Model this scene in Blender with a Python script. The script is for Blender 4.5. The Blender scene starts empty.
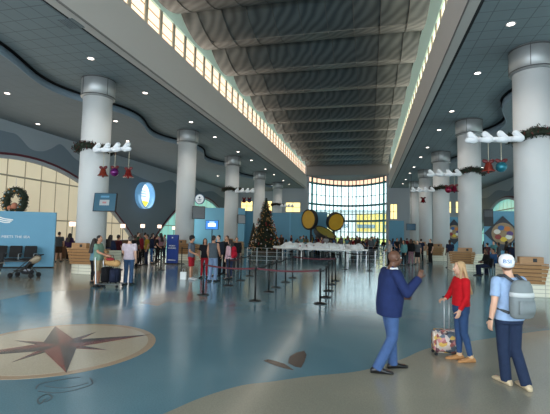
import bpy, bmesh, math, random
from mathutils import Vector, Matrix, noise
random.seed(7)
PI = math.pi
sc = bpy.context.scene
COL = sc.collection
# ------------------------------------------------------------------ camera
F_PX, YAW, PITCH, ROLL, CH = 394.05, 13.40, 3.685, 1.234, 1.99
_a, _b, _r = map(math.radians, (YAW, PITCH, ROLL))
FW = Vector((-math.sin(_a)*math.cos(_b), math.cos(_a)*math.cos(_b), math.sin(_b)))
RT = Vector((math.cos(_a), math.sin(_a), 0)); UP = RT.cross(FW)
CR = (RT*math.cos(_r)+UP*math.sin(_r)); CU = (UP*math.cos(_r)-RT*math.sin(_r))
cd = bpy.data.cameras.new('camera'); cam = bpy.data.objects.new('camera', cd); COL.objects.link(cam)
cd.sensor_width = 36; cd.lens = F_PX/550*36; cd.clip_end = 600
M = Matrix((CR, CU, -FW)).transposed().to_4x4(); M.translation = Vector((0, 0, CH)); cam.matrix_world = M
sc.camera = cam
def ray(px, py): return (FW*F_PX+CR*(px-275)+CU*(207-py))
def G(px, py, z=0.0):
    d = ray(px, py); t = (z-CH)/d.z; return Vector((d.x*t, d.y*t, z))
def AY(px, py, Y):
    d = ray(px, py); t = Y/d.y; return Vector((d.x*t, Y, CH+d.z*t))
def AX(px, py, X):
    d = ray(px, py); t = X/d.x; return Vector((X, d.y*t, CH+d.z*t))
# ------------------------------------------------------------------ materials
def s2l(c): return tuple(((v/255)/12.92 if v/255 <= .04045 else ((v/255+.055)/1.055)**2.4) for v in c)+(1,)
_mc = {}
def mat(c, rough=.6, metal=0, emit=0, spec=.5, coat=0, noise_amt=0, nscale=8, bump=0, key=None, coord='Object'):
    k = (tuple(c), rough, metal, emit, spec, coat, noise_amt, nscale, bump)
    if k in _mc: return _mc[k]
    m = bpy.data.materials.new('mat'); m.use_nodes = True; nt = m.node_tree; b = nt.nodes['Principled BSDF']
    b.inputs['Base Color'].default_value = s2l(c); b.inputs['Roughness'].default_value = rough
    b.inputs['Metallic'].default_value = metal; b.inputs['Specular IOR Level'].default_value = spec
    b.inputs['Coat Weight'].default_value = coat
    if emit:
        b.inputs['Emission Color'].default_value = s2l(c); b.inputs['Emission Strength'].default_value = emit
    if noise_amt or bump:
        tc = nt.nodes.new('ShaderNodeTexCoord'); n = nt.nodes.new('ShaderNodeTexNoise'); n.inputs['Scale'].default_value = nscale
        n.inputs['Detail'].default_value = 5
        nt.links.new(tc.outputs['Object'], n.inputs['Vector'])
        if noise_amt:
            r = nt.nodes.new('ShaderNodeMix'); r.data_type = 'RGBA'
            a = s2l(c); lo = tuple(max(0, v*(1-noise_amt)) for v in a[:3])+(1,); hi = tuple(min(1, v*(1+noise_amt)) for v in a[:3])+(1,)
            r.inputs[6].default_value = lo; r.inputs[7].default_value = hi
            nt.links.new(n.outputs['Fac'], r.inputs[0]); nt.links.new(r.outputs[2], b.inputs['Base Color'])
        if bump:
            bp = nt.nodes.new('ShaderNodeBump'); bp.inputs['Strength'].default_value = bump; bp.inputs['Distance'].default_value = .02
            nt.links.new(n.outputs['Fac'], bp.inputs['Height']); nt.links.new(bp.outputs[0], b.inputs['Normal'])
    _mc[k] = m; return m
def cloth(c): return mat(c, .85, spec=.2, noise_amt=.22, nscale=14, bump=.25)
def grid_mat(c, line, sx, sy, w=.02, rough=.8, plane='xy', noise_amt=.08):
    """tiles: joints drawn by fractional object coordinates"""
    m = bpy.data.materials.new('tiles'); m.use_nodes = True; nt = m.node_tree; b = nt.nodes['Principled BSDF']
    tc = nt.nodes.new('ShaderNodeTexCoord'); sp = nt.nodes.new('ShaderNodeSeparateXYZ'); nt.links.new(tc.outputs['Object'], sp.inputs[0])
    def edge(o, s):
        a = nt.nodes.new('ShaderNodeMath'); a.operation = 'DIVIDE'; a.inputs[1].default_value = s; nt.links.new(sp.outputs[o], a.inputs[0])
        f = nt.nodes.new('ShaderNodeMath'); f.operation = 'FRACT'; nt.links.new(a.outputs[0], f.inputs[0])
        l = nt.nodes.new('ShaderNodeMath'); l.operation = 'LESS_THAN'; l.inputs[1].default_value = w/s; nt.links.new(f.outputs[0], l.inputs[0]); return l
    ax = {'xy': (0, 1), 'xz': (0, 2), 'yz': (1, 2)}[plane]
    e1, e2 = edge(ax[0], sx), edge(ax[1], sy)
    mx = nt.nodes.new('ShaderNodeMath'); mx.operation = 'MAXIMUM'; nt.links.new(e1.outputs[0], mx.inputs[0]); nt.links.new(e2.outputs[0], mx.inputs[1])
    n = nt.nodes.new('ShaderNodeTexNoise'); n.inputs['Scale'].default_value = .7; nt.links.new(tc.outputs['Object'], n.inputs['Vector'])
    n2 = nt.nodes.new('ShaderNodeMix'); n2.data_type = 'RGBA'; a = s2l(c)
    n2.inputs[6].default_value = tuple(v*(1-noise_amt) for v in a[:3])+(1,); n2.inputs[7].default_value = tuple(min(1, v*(1+noise_amt)) for v in a[:3])+(1,)
    nt.links.new(n.outputs['Fac'], n2.inputs[0])
    r = nt.nodes.new('ShaderNodeMix'); r.data_type = 'RGBA'; nt.links.new(n2.outputs[2], r.inputs[6]); r.inputs[7].default_value = s2l(line)
    nt.links.new(mx.outputs[0], r.inputs[0]); nt.links.new(r.outputs[2], b.inputs['Base Color']); b.inputs['Roughness'].default_value = rough
    return m
# terrazzo: fine speckle, polished
def terrazzo(c1, c2, rough=.15):
    m = bpy.data.materials.new('terrazzo'); m.use_nodes = True; nt = m.node_tree; b = nt.nodes['Principled BSDF']
    tc = nt.nodes.new('ShaderNodeTexCoord')
    n = nt.nodes.new('ShaderNodeTexNoise'); n.inputs['Scale'].default_value = .23; n.inputs['Detail'].default_value = 3
    v = nt.nodes.new('ShaderNodeTexNoise'); v.inputs['Scale'].default_value = 60; v.inputs['Detail'].default_value = 2
    for q in (n, v): nt.links.new(tc.outputs['Object'], q.inputs['Vector'])
    cr = nt.nodes.new('ShaderNodeValToRGB'); cr.color_ramp.elements[0].position = .46; cr.color_ramp.elements[1].position = .54
    cr.color_ramp.elements[0].color = s2l(c1); cr.color_ramp.elements[1].color = s2l(c2); nt.links.new(n.outputs['Fac'], cr.inputs[0])
    mx = nt.nodes.new('ShaderNodeMix'); mx.data_type = 'RGBA'; mx.blend_type = 'OVERLAY'; mx.inputs[0].default_value = .25
    nt.links.new(cr.outputs[0], mx.inputs[6]); nt.links.new(v.outputs['Fac'], mx.inputs[7]); nt.links.new(mx.outputs[2], b.inputs['Base Color'])
    b.inputs['Roughness'].default_value = rough; b.inputs['Specular IOR Level'].default_value = .5
    b.inputs['Coat Weight'].default_value = .15; b.inputs['Coat Roughness'].default_value = .12
    return m
# ------------------------------------------------------------------ object helpers
def tag(o, label=None, cat=None, group=None, kind=None):
    if label: o['label'] = label
    if cat: o['category'] = cat
    if group: o['group'] = group
    if kind: o['kind'] = kind
    return o
def empty(name, loc, rz=0, label=None, cat=None, group=None):
    o = bpy.data.objects.new(name, None); COL.objects.link(o); o.location = loc; o.rotation_euler = (0, 0, rz); o.empty_display_size = .1
    return tag(o, label, cat, group)
def link(name, bm, m, parent=None, smooth=False, loc=None):
    me = bpy.data.meshes.new(name); bmesh.ops.recalc_face_normals(bm, faces=bm.faces); bm.to_mesh(me); bm.free()
    if smooth:
        for p in me.polygons: p.use_smooth = True
    me.materials.append(m)
    o = bpy.data.objects.new(name, me); COL.objects.link(o)
    if parent: o.parent = parent
    if loc is not None: o.location = loc
    return o
def struct(name, bm, m, parent=None, smooth=False):
    o = link(name, bm, m, parent, smooth)
    if not parent: o['kind'] = 'structure'
    return o
def NB(): return bmesh.new()
def box(bm, x0, x1, y0, y1, z0, z1, mtx=None):
    v = [bm.verts.new((x, y, z)) for x in (x0, x1) for y in (y0, y1) for z in (z0, z1)]
    for f in ((0, 1, 3, 2), (4, 6, 7, 5), (0, 4, 5, 1), (2, 3, 7, 6), (0, 2, 6, 4), (1, 5, 7, 3)): bm.faces.new([v[i] for i in f])
    if mtx: bmesh.ops.transform(bm, matrix=mtx, verts=v)
    return v
def B(x0, x1, y0, y1, z0, z1): bm = NB(); box(bm, x0, x1, y0, y1, z0, z1); return bm
def rings(bm, rs, close=True, cap=True):
    """rs: list of vertex position lists"""
    vs = [[bm.verts.new(p) for p in r] for r in rs]; n = len(vs[0])
    for a, b in zip(vs, vs[1:]):
        for i in range(n if close else n-1):
            j = (i+1) % n; bm.faces.new((a[i], a[j], b[j], b[i]))
    if cap and close:
        bm.faces.new(vs[0][::-1]); bm.faces.new(vs[-1])
    return vs
def frame(d):
    d = d.normalized(); a = Vector((0, 0, 1)) if abs(d.z) < .9 else Vector((1, 0, 0))
    u = d.cross(a).normalized(); return u, d.cross(u).normalized()
def tube(bm, pts, r, n=8, rr=None):
    pts = [Vector(p) for p in pts]; rs = []
    u0 = None
    for i, p in enumerate(pts):
        d = (pts[min(i+1, len(pts)-1)]-pts[max(i-1, 0)])
        if u0 is None: u, w = frame(d)
        else:
            dn = d.normalized(); u = (u0-dn*u0.dot(dn)).normalized(); w = dn.cross(u)
        u0 = u; q = rr[i] if rr else r
        rs.append([p+u*math.cos(2*PI*k/n)*q+w*math.sin(2*PI*k/n)*q for k in range(n)])
    rings(bm, rs)
def capsule(bm, p0, r0, p1, r1, n=12, flat0=False, flat1=False):
    p0, p1 = Vector(p0), Vector(p1); d = (p1-p0)
    if d.length < 1e-5: d = Vector((0, 0, 1e-4)); p1 = p0+d
    d.normalize(); u, w = frame(d); rs = []
    def ring(c, r): rs.append([c+u*math.cos(2*PI*k/n)*r+w*math.sin(2*PI*k/n)*r for k in range(n)])
    if not flat0:
        for t in (80, 55, 28): ring(p0-d*r0*math.sin(math.radians(t)), r0*math.cos(math.radians(t)))
    ring(p0, r0); ring(p1, r1)
    if not flat1:
        for t in (28, 55, 80): ring(p1+d*r1*math.sin(math.radians(t)), r1*math.cos(math.radians(t)))
    rings(bm, rs)
def ell(bm, c, r, rot=None, n=16, m=10):
    c = Vector(c); rs = []
    for i in range(m+1):
        t = -PI/2+PI*(i+.0)/m; t = max(-PI/2+.06, min(PI/2-.06, t))
        rs.append([Vector((r[0]*math.cos(t)*math.cos(2*PI*k/n), r[1]*math.cos(t)*math.sin(2*PI*k/n), r[2]*math.sin(t))) for k in range(n)])
    if rot: rs = [[rot @ p for p in r_] for r_ in rs]
    rings(bm, [[c+p for p in r_] for r_ in rs])
def ring_lathe(bm, prof, n=20):
    rings(bm, [[Vector((r*math.cos(2*PI*k/n), r*math.sin(2*PI*k/n), z)) for k in range(n)] for r, z in prof+prof[:1]], cap=False)
def lathe(bm, prof, n=32, c=(0, 0, 0), a0=0):
    c = Vector(c)
    rings(bm, [[c+Vector((r*math.cos(a0+2*PI*k/n), r*math.sin(a0+2*PI*k/n), z)) for k in range(n)] for r, z in prof])
def prism(bm, pts, axis, a0, a1):
    """polygon in the plane normal to axis, extruded a0..a1; pts are 2-D"""
    def P(u, v, a): return {'x': (a, u, v), 'y': (u, a, v), 'z': (u, v, a)}[axis]
    A = [bm.verts.new(P(u, v, a0)) for u, v in pts]; Bv = [bm.verts.new(P(u, v, a1)) for u, v in pts]; n = len(pts)
    bm.faces.new(A); bm.faces.new(Bv[::-1])
    for i in range(n): bm.faces.new((A[i], Bv[i], Bv[(i+1) % n], A[(i+1) % n]))
_junk = []
def text_mesh(name, s, size, m, parent, loc, rot, ext=.006, width=None):
    cu = bpy.data.curves.new('txt', 'FONT'); cu.body = s; cu.size = size; cu.extrude = ext; cu.align_x = 'CENTER'; cu.align_y = 'CENTER'; cu.resolution_u = 2
    o = bpy.data.objects.new('txt', cu); COL.objects.link(o); dg = bpy.context.evaluated_depsgraph_get()
    me = bpy.data.meshes.new_from_object(o.evaluated_get(dg)); COL.objects.unlink(o); bpy.data.objects.remove(o)
    me.materials.clear(); me.materials.append(m)
    t = bpy.data.objects.new(name, me); COL.objects.link(t); t.parent = parent; t.location = loc; t.rotation_euler = rot
    if width:
        w = max(v.co.x for v in me.vertices)-min(v.co.x for v in me.vertices); k = width/w
        for v in me.vertices: v.co.x *= k
    return t
# ------------------------------------------------------------------ dimensions of the hall
CX = -3.23
XL, XR, S, Y0 = -12.22, 5.77, 9.296, 15.60
HC = 8.87; HO = 8.45; WL, WR = -21.5, 15.0; YE = 60.0; YB = -12.0
FL, FR = -9.27, 2.81
colYs = [Y0+S*i for i in range(5)]
# palette
m_col = mat((204, 206, 206), .6, spec=.3, noise_amt=.03, nscale=2)
m_wall = mat((156, 165, 172), .8, noise_amt=.05, nscale=1)
m_wall_dk = mat((118, 132, 143), .8, noise_amt=.05, nscale=1)
m_end = mat((170, 174, 180), .8)
m_ceil = grid_mat((118, 131, 136), (92, 103, 108), .61, .61, .03, .85)
m_ceil2 = grid_mat((118, 128, 134), (104, 114, 120), .61, 1.22, .02, .85)
m_fascia = mat((186, 182, 178), .75, noise_amt=.03, nscale=.6)
m_dark = mat((28, 31, 34), .9)
m_cap = mat((158, 160, 160), .42, metal=.55, noise_amt=.12, nscale=3)
m_wood = None
m_black = mat((16, 16, 18), .5); m_blackrub = mat((22, 22, 24), .85)
m_steel = mat((170, 172, 175), .3, metal=.9)
m_white = mat((235, 235, 232), .6)
m_blue = mat((104, 158, 186), .7, noise_amt=.05, nscale=1.2)
m_blue2 = mat((120, 178, 208), .7, noise_amt=.05, nscale=1.2)
m_crim = mat((92, 30, 44), .6)
m_cream = mat((226, 220, 200), .7, noise_amt=.04)
# ------------------------------------------------------------------ floor
struct('floor', B(WL-.5, WR+.5, YB, 72, -.3, 0), terrazzo((92, 128, 142), (104, 138, 150)))
m_tan = terrazzo((142, 140, 126), (152, 148, 132), .2)
def inlay(name, pts, m, z0=.0005, z1=.003, parent=None, smooth=None):
    bm = NB(); prism(bm, [(p[0], p[1]) for p in pts], 'z', z0, z1); o = link(name, bm, m, parent)
    if not parent: o['kind'] = 'structure'
    return o
def smooth_pts(P, k=6):
    out = []
    for i in range(len(P)-1):
        p0 = P[max(i-1, 0)]; p1 = P[i]; p2 = P[i+1]; p3 = P[min(i+2, len(P)-1)]
        for j in range(k):
            t = j/k
            out.append(tuple(.5*((2*p1[a])+(-p0[a]+p2[a])*t+(2*p0[a]-5*p1[a]+4*p2[a]-p3[a])*t*t+(-p0[a]+3*p1[a]-3*p2[a]+p3[a])*t**3) for a in (0, 1)))
    return out+[tuple(P[-1][:2])]
edge = smooth_pts([(-5.0, -1), (-3.4, 1.5), (-2.6, 3.1), (-2.15, 4.02), (-1.94, 4.5), (-1.6, 5.0), (-1.26, 5.24), (-.78, 5.6), (-.11, 6.02), (.5, 6.73), (1.08, 7.6), (2.11, 8.48), (3.85, 9.88), (6, 11.2), (9, 12.0), (15.4, 12.6)])
inlay('floor_border', edge+[(15.4, -1)], m_tan).name = 'trim_1'
edge2 = smooth_pts([(-9.2, -1), (-9.9, 5), (-9.75, 8.83), (-9.84, 10.3), (-9.1, 11.2), (-9.5, 13), (-10.2, 15), (-9.9, 18), (-10.6, 22), (-10.2, 27), (-10.6, 34), (-10.2, 44), (-10.4, 59)])
inlay('trim_2', edge2+[(-21.9, 59), (-21.9, -1)], m_tan)
m_pink = terrazzo((134, 126, 118), (142, 130, 120), .18)
inlay('trim_3', [G(*q)[:2] for q in ((140, 303), (152, 296), (172, 291), (196, 292), (208, 299), (180, 303), (168, 301), (158, 306))], m_pink, .0005, .004)
# compass
cr_ = empty('compass_rose_inlay', (-5.08, 5.80, 0)); cr_['kind'] = 'structure'; cr_.name = 'trim_4'
def circ(r, n=64): return [(r*math.cos(2*PI*k/n), r*math.sin(2*PI*k/n)) for k in range(n)]
inlay('outer_ring', circ(1.56), terrazzo((170, 146, 118), (176, 150, 122), .2), .0005, .0035, cr_)
inlay('disc', circ(1.43), terrazzo((184, 170, 146), (192, 178, 154), .2), .0036, .005, cr_)
m_red = terrazzo((116, 50, 40), (126, 56, 46), .25); m_drk = terrazzo((34, 22, 24), (40, 26, 28), .25)
for k in range(4):
    for (R_, w, off) in ((.93, .17, 0), (1.50, .34, PI/4)):
        a = off+k*PI/2; d = Vector((math.cos(a), math.sin(a))); n_ = Vector((-d.y, d.x))
        for s, mm in ((1, m_drk), (-1, m_red)):
            e = (d+n_*s).normalized()*w
            z = .0052 if R_ < 1 else .0075
            inlay('compass_point', [(0, 0), tuple(d*R_), tuple(e)], mm, z, z+.002, cr_)
# scrollwork below the compass and the leaf shaped inlay
m_scr = mat((58, 74, 84), .3)
for P in ([(45, 399), (40, 404), (38, 399), (47, 394), (52, 398), (45, 402)], [(36, 389), (40, 384), (60, 380), (80, 377)], [(38, 391), (55, 393), (75, 390), (92, 384), (90, 378)], [(45, 386), (65, 388), (88, 383)]):
    P = [G(*q) for q in P]; P = smooth_pts([(p.x, p.y) for p in P], 5); bm = NB()
    L_, R_ = [], []
    for i, p in enumerate(P):
        q = Vector(P[min(i+1, len(P)-1)])-Vector(P[max(i-1, 0)]); q.normalize(); nrm = Vector((-q.y, q.x))*.009
        L_.append((p[0]+nrm.x, p[1]+nrm.y, .003)); R_.append((p[0]-nrm.x, p[1]-nrm.y, .003))
    rings(bm, [[L_[i], R_[i], R_[i]-Vector((0, 0, .002)) if False else (R_[i][0], R_[i][1], .0008), (L_[i][0], L_[i][1], .0008)] for i in range(len(P))])
    o = link('trim_5', bm, m_scr); o['kind'] = 'structure'
m_brn = terrazzo((74, 62, 58), (82, 68, 62), .25)
for P in ([(263.5, 361), (268, 359.5), (276, 361.5), (284, 364), (289, 367), (294, 370.5), (286, 369), (276, 366)], [(288, 363), (289.5, 357), (296, 353), (304, 351), (306.5, 355), (304.5, 362), (301, 368), (295, 367)]):
    inlay('trim_6', [G(*q)[:2] for q in P], m_brn, .0035, .0055)
# ------------------------------------------------------------------ aisle ceilings with the wavy step
def waveL(y): return -13.9-.62*math.cos(2*PI*(y-15.4)/S)
def waveR(y): return 6.92+.62*math.cos(2*PI*(y-25.3)/S)
ys = [YB+i*.3 for i in range(int((YE-YB)/.3)+1)]
def strip(f0, f1, z0, z1):
    bm = NB(); rings(bm, [[(f0(y), y, z0), (f1(y), y, z0), (f1(y), y, z1), (f0(y), y, z1)] for y in ys]); return bm
struct('ceiling_left', strip(waveL, lambda y: FL-.45, HC, HC+.2), m_ceil)
struct('ceiling_right', strip(lambda y: FR+.45, waveR, HC, HC+.2), m_ceil)
struct('ceiling_left_outer', strip(lambda y: WL-.2, lambda y: waveL(y)-.14, HO, HO+.2), m_ceil2)
struct('ceiling_right_outer', strip(lambda y: waveR(y)+.14, lambda y: WR+.2, HO, HO+.2), m_ceil2)
m_step = mat((126, 142, 154), .7)
struct('trim_7', strip(lambda y: waveL(y)-.14, lambda y: waveL(y)-.10, HO, HC-.09), m_step, smooth=True)
struct('trim_8', strip(lambda y: waveR(y)+.10, lambda y: waveR(y)+.14, HO, HC-.09), m_step, smooth=True)
struct('trim_9', strip(lambda y: waveL(y)-.6, lambda y: waveL(y)-.12, HC+.25, HC+.3), m_dark)
struct('trim_10', strip(lambda y: waveR(y)+.12, lambda y: waveR(y)+.6, HC+.25, HC+.3), m_dark)
struct('ceiling_light_block_left', B(WL-.3, FL-.5, YB, YE, 9.35, 9.5), m_dark); struct('ceiling_light_block_right', B(FR+.5, WR+.3, YB, YE, 9.35, 9.5), m_dark)  # unseen dark slabs, added to stop sky light leaking through the step gap
# fascia beams
for n_, x0, x1, xd0, xd1 in (('left', FL-.34, FL, FL-.5, FL-.30), ('right', FR, FR+.34, FR+.30, FR+.5)):
    bm = NB(); prof = [(x0, HC), (x1, HC), (x1, 10.75), (x1+(-.06 if n_ == 'left' else 0), 10.88), (x0+(.06 if n_ != 'left' else 0), 10.88), (x0, 10.75)]
    prism(bm, prof, 'y', YB, YE); struct('wall_fascia_'+n_, bm, m_fascia)
    struct('trim_11', B(xd0, xd1, YB, YE, HC+.02, HC+.12), m_dark)
    xa, xb = (FL-.02, FL+.01) if n_ == 'left' else (FR-.01, FR+.02)
    struct('trim_12', B(xa, xb, YB, YE, HC+.0, HC+.07), mat((120, 118, 116), .6))
# clerestory: glowing panes between mullions, pale green wall above with emission added to look lit
m_glow = mat((255, 226, 198), .6, emit=1.0)
m_glowR = mat((255, 244, 214), .6, emit=1.3)
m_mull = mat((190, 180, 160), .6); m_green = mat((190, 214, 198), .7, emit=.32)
for side in (-1, 1):
    X = FL-.42 if side < 0 else FR+.42
    w = empty('window_1', (X, 0, 0)); w['kind'] = 'structure'
    k = 0; y = YB+.6
    while y < YE-.5:
        link('pane', B(-.02, .02, y+.13, y+1.13, 10.95, 12.35), m_glow if side < 0 else m_glowR, w)
        link('mullion', B(-.07, .07, y-.12, y+.12, 10.88, 12.4), m_mull, w)
        bm = NB()
        for zz in (11.4, 11.9): box(bm, -.05 if side > 0 else .021, -.021 if side > 0 else .05, y+.13, y+1.13, zz-.02, zz+.02)
        link('glazing_bar', bm, m_mull, w)
        y += 1.26
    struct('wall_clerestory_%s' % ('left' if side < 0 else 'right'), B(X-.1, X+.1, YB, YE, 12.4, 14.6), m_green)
struct('ceiling_roof', B(FL-.6, FR+.6, YB, 68, 14.6, 14.8), m_dark)
# nave ceiling: perforated metal sheets hung as waves
def perforated():
    m = bpy.data.materials.new('perforated metal'); m.use_nodes = True; nt = m.node_tree; b = nt.nodes['Principled BSDF']
    tc = nt.nodes.new('ShaderNodeTexCoord')
    w = nt.nodes.new('ShaderNodeTexWave'); w.bands_direction = 'DIAGONAL'; w.inputs['Scale'].default_value = 1.1; w.inputs['Distortion'].default_value = 5; w.inputs['Detail'].default_value = 1
    w.inputs['Detail Scale'].default_value = .6
    n = nt.nodes.new('ShaderNodeTexNoise'); n.inputs['Scale'].default_value = .5
    nt.links.new(tc.outputs['Object'], w.inputs['Vector']); nt.links.new(tc.outputs['Object'], n.inputs['Vector'])
    mx = nt.nodes.new('ShaderNodeMix'); mx.data_type = 'RGBA'; mx.inputs[6].default_value = s2l((70, 79, 82)); mx.inputs[7].default_value = s2l((100, 108, 110))
    nt.links.new(w.outputs['Fac'], mx.inputs[0]); nt.links.new(mx.outputs[2], b.inputs['Base Color'])
    mr = nt.nodes.new('ShaderNodeMapRange'); mr.inputs[3].default_value = .42; mr.inputs[4].default_value = .6
    nt.links.new(n.outputs['Fac'], mr.inputs[0]); nt.links.new(mr.outputs[0], b.inputs['Roughness']); b.inputs['Metallic'].default_value = .5
    return m
m_perf = perforated(); WX0, WX1 = CX-5.8, CX+5.8; PITCHY = 3.85; CREST0 = 19.0-PITCHY*8
def wz(t): return 12.62-.62*math.sin(PI*t)**.8
bm = NB(); N = 14
nw = 0; yy = CREST0-PITCHY/2
prof = []
while yy < YE-1:
    for i in range(N): prof.append((yy+PITCHY*i/N, wz(max(0.0, i/N)) if 0 < i else 12.62))
    yy += PITCHY
prof.append((yy, 12.62))
rings(bm, [[(WX0, y, z), (WX1, y, z), (WX1, y, z+.05), (WX0, y, z+.05)] for y, z in prof])
ce = struct('ceiling', bm, m_perf, smooth=False)
for p in ce.data.polygons: p.use_smooth = abs(p.normal.x) < .5
bm = NB(); bs = NB(); yy = CREST0-PITCHY/2
while yy < YE-1:
    for k in range(9):
        x = CX+(k-4)*1.24
        tube(bm, [(x, yy+PITCHY*i/10, wz(i/10 if 0 < i < 10 else (0.001 if i == 0 else .999))-.01) for i in range(11)], .014, 4)
        ell(bs, (x, yy+PITCHY*.5, 11.97), (.035, .035, .04), n=8, m=5)
    box(bs, CX-4.9, CX+4.9, yy+PITCHY*.5-.008, yy+PITCHY*.5+.008, 11.97, 11.985)
    yy += PITCHY
link('seam', bm, mat((88, 88, 86), .5, metal=.4), ce); link('suspension_rail', bs, mat((120, 118, 112), .5), ce)
# hanger strip between wave ends and window: dark framing
# ------------------------------------------------------------------ walls
m_curtain = None
def arch_z(d): return 6.45-.036*d*d
ARC = [20.9-28.1, 20.9, 20.9+28.1]
def side_wall(name, X, depth):
    """wall of piers between the parabolic arches"""
    top = HO+.2; n = 0; pts = []
    # one closed outline per span between arch centres
    bm = NB(); yA = YB; segs = []
    y = YB
    Ys = [YB+i*.5 for i in range(int((YE-YB)/.5)+1)]
    low = []
    for y in Ys:
        d = min(abs(y-c) for c in ARC); low.append(max(0.0, arch_z(d)))
    rings(bm, [[(X, y, z), (X+depth, y, z), (X+depth, y, top), (X, y, top)] for y, z in zip(Ys, low)])
    return struct(name, bm, m_wall_dk)
side_wall('wall_left', WL-.3, .3); side_wall('wall_right', WR, .3)
# lighter upper band with a rolling outline
def mural(name, X, t):
    bm = NB(); rs = []
    y = YB
    P = [(-12, 7.3), (-6, 7.9), (-2, 7.2), (3, 7.9), (8, 7.1), (14, 7.6), (18.9, 7.75), (20, 7.72), (21, 7.1), (21.9, 7.1), (22.7, 7.45), (23.5, 7.95), (24.3, 7.65), (25.2, 7.15), (27, 6.95), (29, 7.1), (31, 7.6), (33, 7.1), (37, 6.9), (40, 7.6), (42, 7.0), (46, 7.5), (48, 7.1), (52, 7.6), (56, 7.1), (60, 7.4)]
    P = smooth_pts(P, 5)
    rings(bm, [[(X, y, z), (X+t, y, z), (X+t, y, HO), (X, y, HO)] for y, z in P])
    return struct(name, bm, m_wall)
mural('trim_13', WL, .03); mural('trim_14', WR-.03, .03)
# arch windows: curtain panels behind, trim along the curve
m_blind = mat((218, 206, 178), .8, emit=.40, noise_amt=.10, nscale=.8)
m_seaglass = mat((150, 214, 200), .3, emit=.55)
for side in (-1, 1):
    X = WL-.18 if side < 0 else WR+.18
    for ci, c in enumerate(ARC):
        w = empty('window_2', (X, c, 0)); w['kind'] = 'structure'
        tr = NB(); pts = [(0, d, arch_z(d)) for d in [x*.6 for x in range(-22, 23)]]
        s_in = (.22 if side < 0 else -.22)
        rings(tr, [[(s_in-.05, d, z), (s_in+.05, d, z), (s_in+.05, d, z+.14), (s_in-.05, d, z+.14)] for _, d, z in pts if c+d < YE and c+d > YB])
        link('arch_trim', tr, m_crim, w)
        wt = NB(); rings(wt, [[(s_in-.2, d, z-.22), (s_in+.02, d, z-.22), (s_in+.02, d, z-.005), (s_in-.2, d, z-.005)] for _, d, z in pts if z > .3 and YB < c+d < YE])
        link('white_reveal', wt, m_end, w)
        for k in range(-10, 10):
            d0, d1 = k*1.3, k*1.3+1.3
            if c+d1 > YE or c+d0 < YB: continue
            z0_, z1_ = arch_z(d0), arch_z(d1)
            if min(z0_, z1_) < .1: continue
            glass = (ci == 2) or (side > 0)
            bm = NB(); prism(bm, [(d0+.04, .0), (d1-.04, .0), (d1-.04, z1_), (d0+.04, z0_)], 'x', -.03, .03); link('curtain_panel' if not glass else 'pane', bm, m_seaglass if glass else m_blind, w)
            hw_ = .02 if not glass else .04; fr = NB(); box(fr, -.045, .045, d0-hw_, d0+hw_, 0, z0_)
            link('mullion', fr, mat((170, 154, 126), .7) if not glass else mat((220, 226, 224), .5), w)
        rl = NB(); box(rl, .04*-side-.03, .04*-side+.03, -5.5, min(5.5, YE-c-.1), 5.1, 5.2); box(rl, .04*-side-.03, .04*-side+.03, -10.5, min(10.5, YE-c-.1), 2.45, 2.53)
        link('transom', rl, mat((176, 166, 146), .7), w)
# outside backing so the arches do not show sky: the drapes/glass fill them
# ------------------------------------------------------------------ end wall with windows and the bowed curtain wall
m_yel = mat((255, 228, 150), .6, emit=1.4); m_teal = mat((30, 130, 126), .4, metal=.2)
def end_wall(name, x0, x1, holes):
    bm = NB(); xs = sorted({x0, x1, *[h for H in holes for h in H[:2]]}); 
    for a, b in zip(xs, xs[1:]):
        hs = [H for H in holes if H[0] <= a and H[1] >= b]
        if not hs: box(bm, a, b, YE, YE+.3, 0, HC+2.0 if False else HC+.3)
        else:
            H = hs[0]; box(bm, a, b, YE, YE+.3, 0, H[2]); box(bm, a, b, YE, YE+.3, H[3], HC+.3)
    struct(name, bm, m_end)
    for H in holes:
        w = empty('window_3', (H[0], YE+.15, H[2])); w['kind'] = 'structure'
        ww, hh = H[1]-H[0], H[3]-H[2]
        link('pane', B(0, ww, -.02, .02, 0, hh), m_yel, w)
        f = NB()
        for k in range(3): box(f, ww*k/2-.04, ww*k/2+.04, -.05, .05, 0, hh)
        for k in range(3): box(f, 0, ww, -.05, .05, hh*k/2-.04, hh*k/2+.04)
        link('window_frame', f, m_end, w)
end_wall('wall_end_left', WL-.3, FL, [(-19.9, -18.0, 5.3, 6.9), (-16.6, -14.8, 5.3, 6.9), (-12.6, -10.3, 5.2, 6.7)])
end_wall('wall_end_right', FR, WR+.3, [(3.05, 4.05, 4.3, 6.5), (6.6, 8.6, 5.3, 6.9), (9.6, 11.4, 5.3, 6.9), (12.0, 14.4, 5.3, 6.9)])
# bow
BC = [(FL+ (FR-FL)*i/20, YE+6.0*math.sin(PI*i/20)**.8 if 0 < i < 20 else YE) for i in range(21)]
bow = empty('window_4', (0, 0, 0)); bow['kind'] = 'structure'
ZR = [.0, 1.3, 2.3, 4.1, 5.2, 6.6, 8.1, 9.9, 10.75]
def glass_mat(tint, alpha):
    m = bpy.data.materials.new('glass'); m.use_nodes = True; nt = m.node_tree; nt.nodes.clear()
    o = nt.nodes.new('ShaderNodeOutputMaterial'); t = nt.nodes.new('ShaderNodeBsdfTransparent'); t.inputs[0].default_value = s2l(tint)
    g = nt.nodes.new('ShaderNodeBsdfGlossy'); g.inputs['Roughness'].default_value = .05; mx = nt.nodes.new('ShaderNodeMixShader'); mx.inputs[0].default_value = alpha
    nt.links.new(t.outputs[0], mx.inputs[1]); nt.links.new(g.outputs[0], mx.inputs[2]); nt.links.new(mx.outputs[0], o.inputs[0]); return m
gl = glass_mat((235, 246, 246), .04); gt = glass_mat((232, 205, 186), .04)
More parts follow.
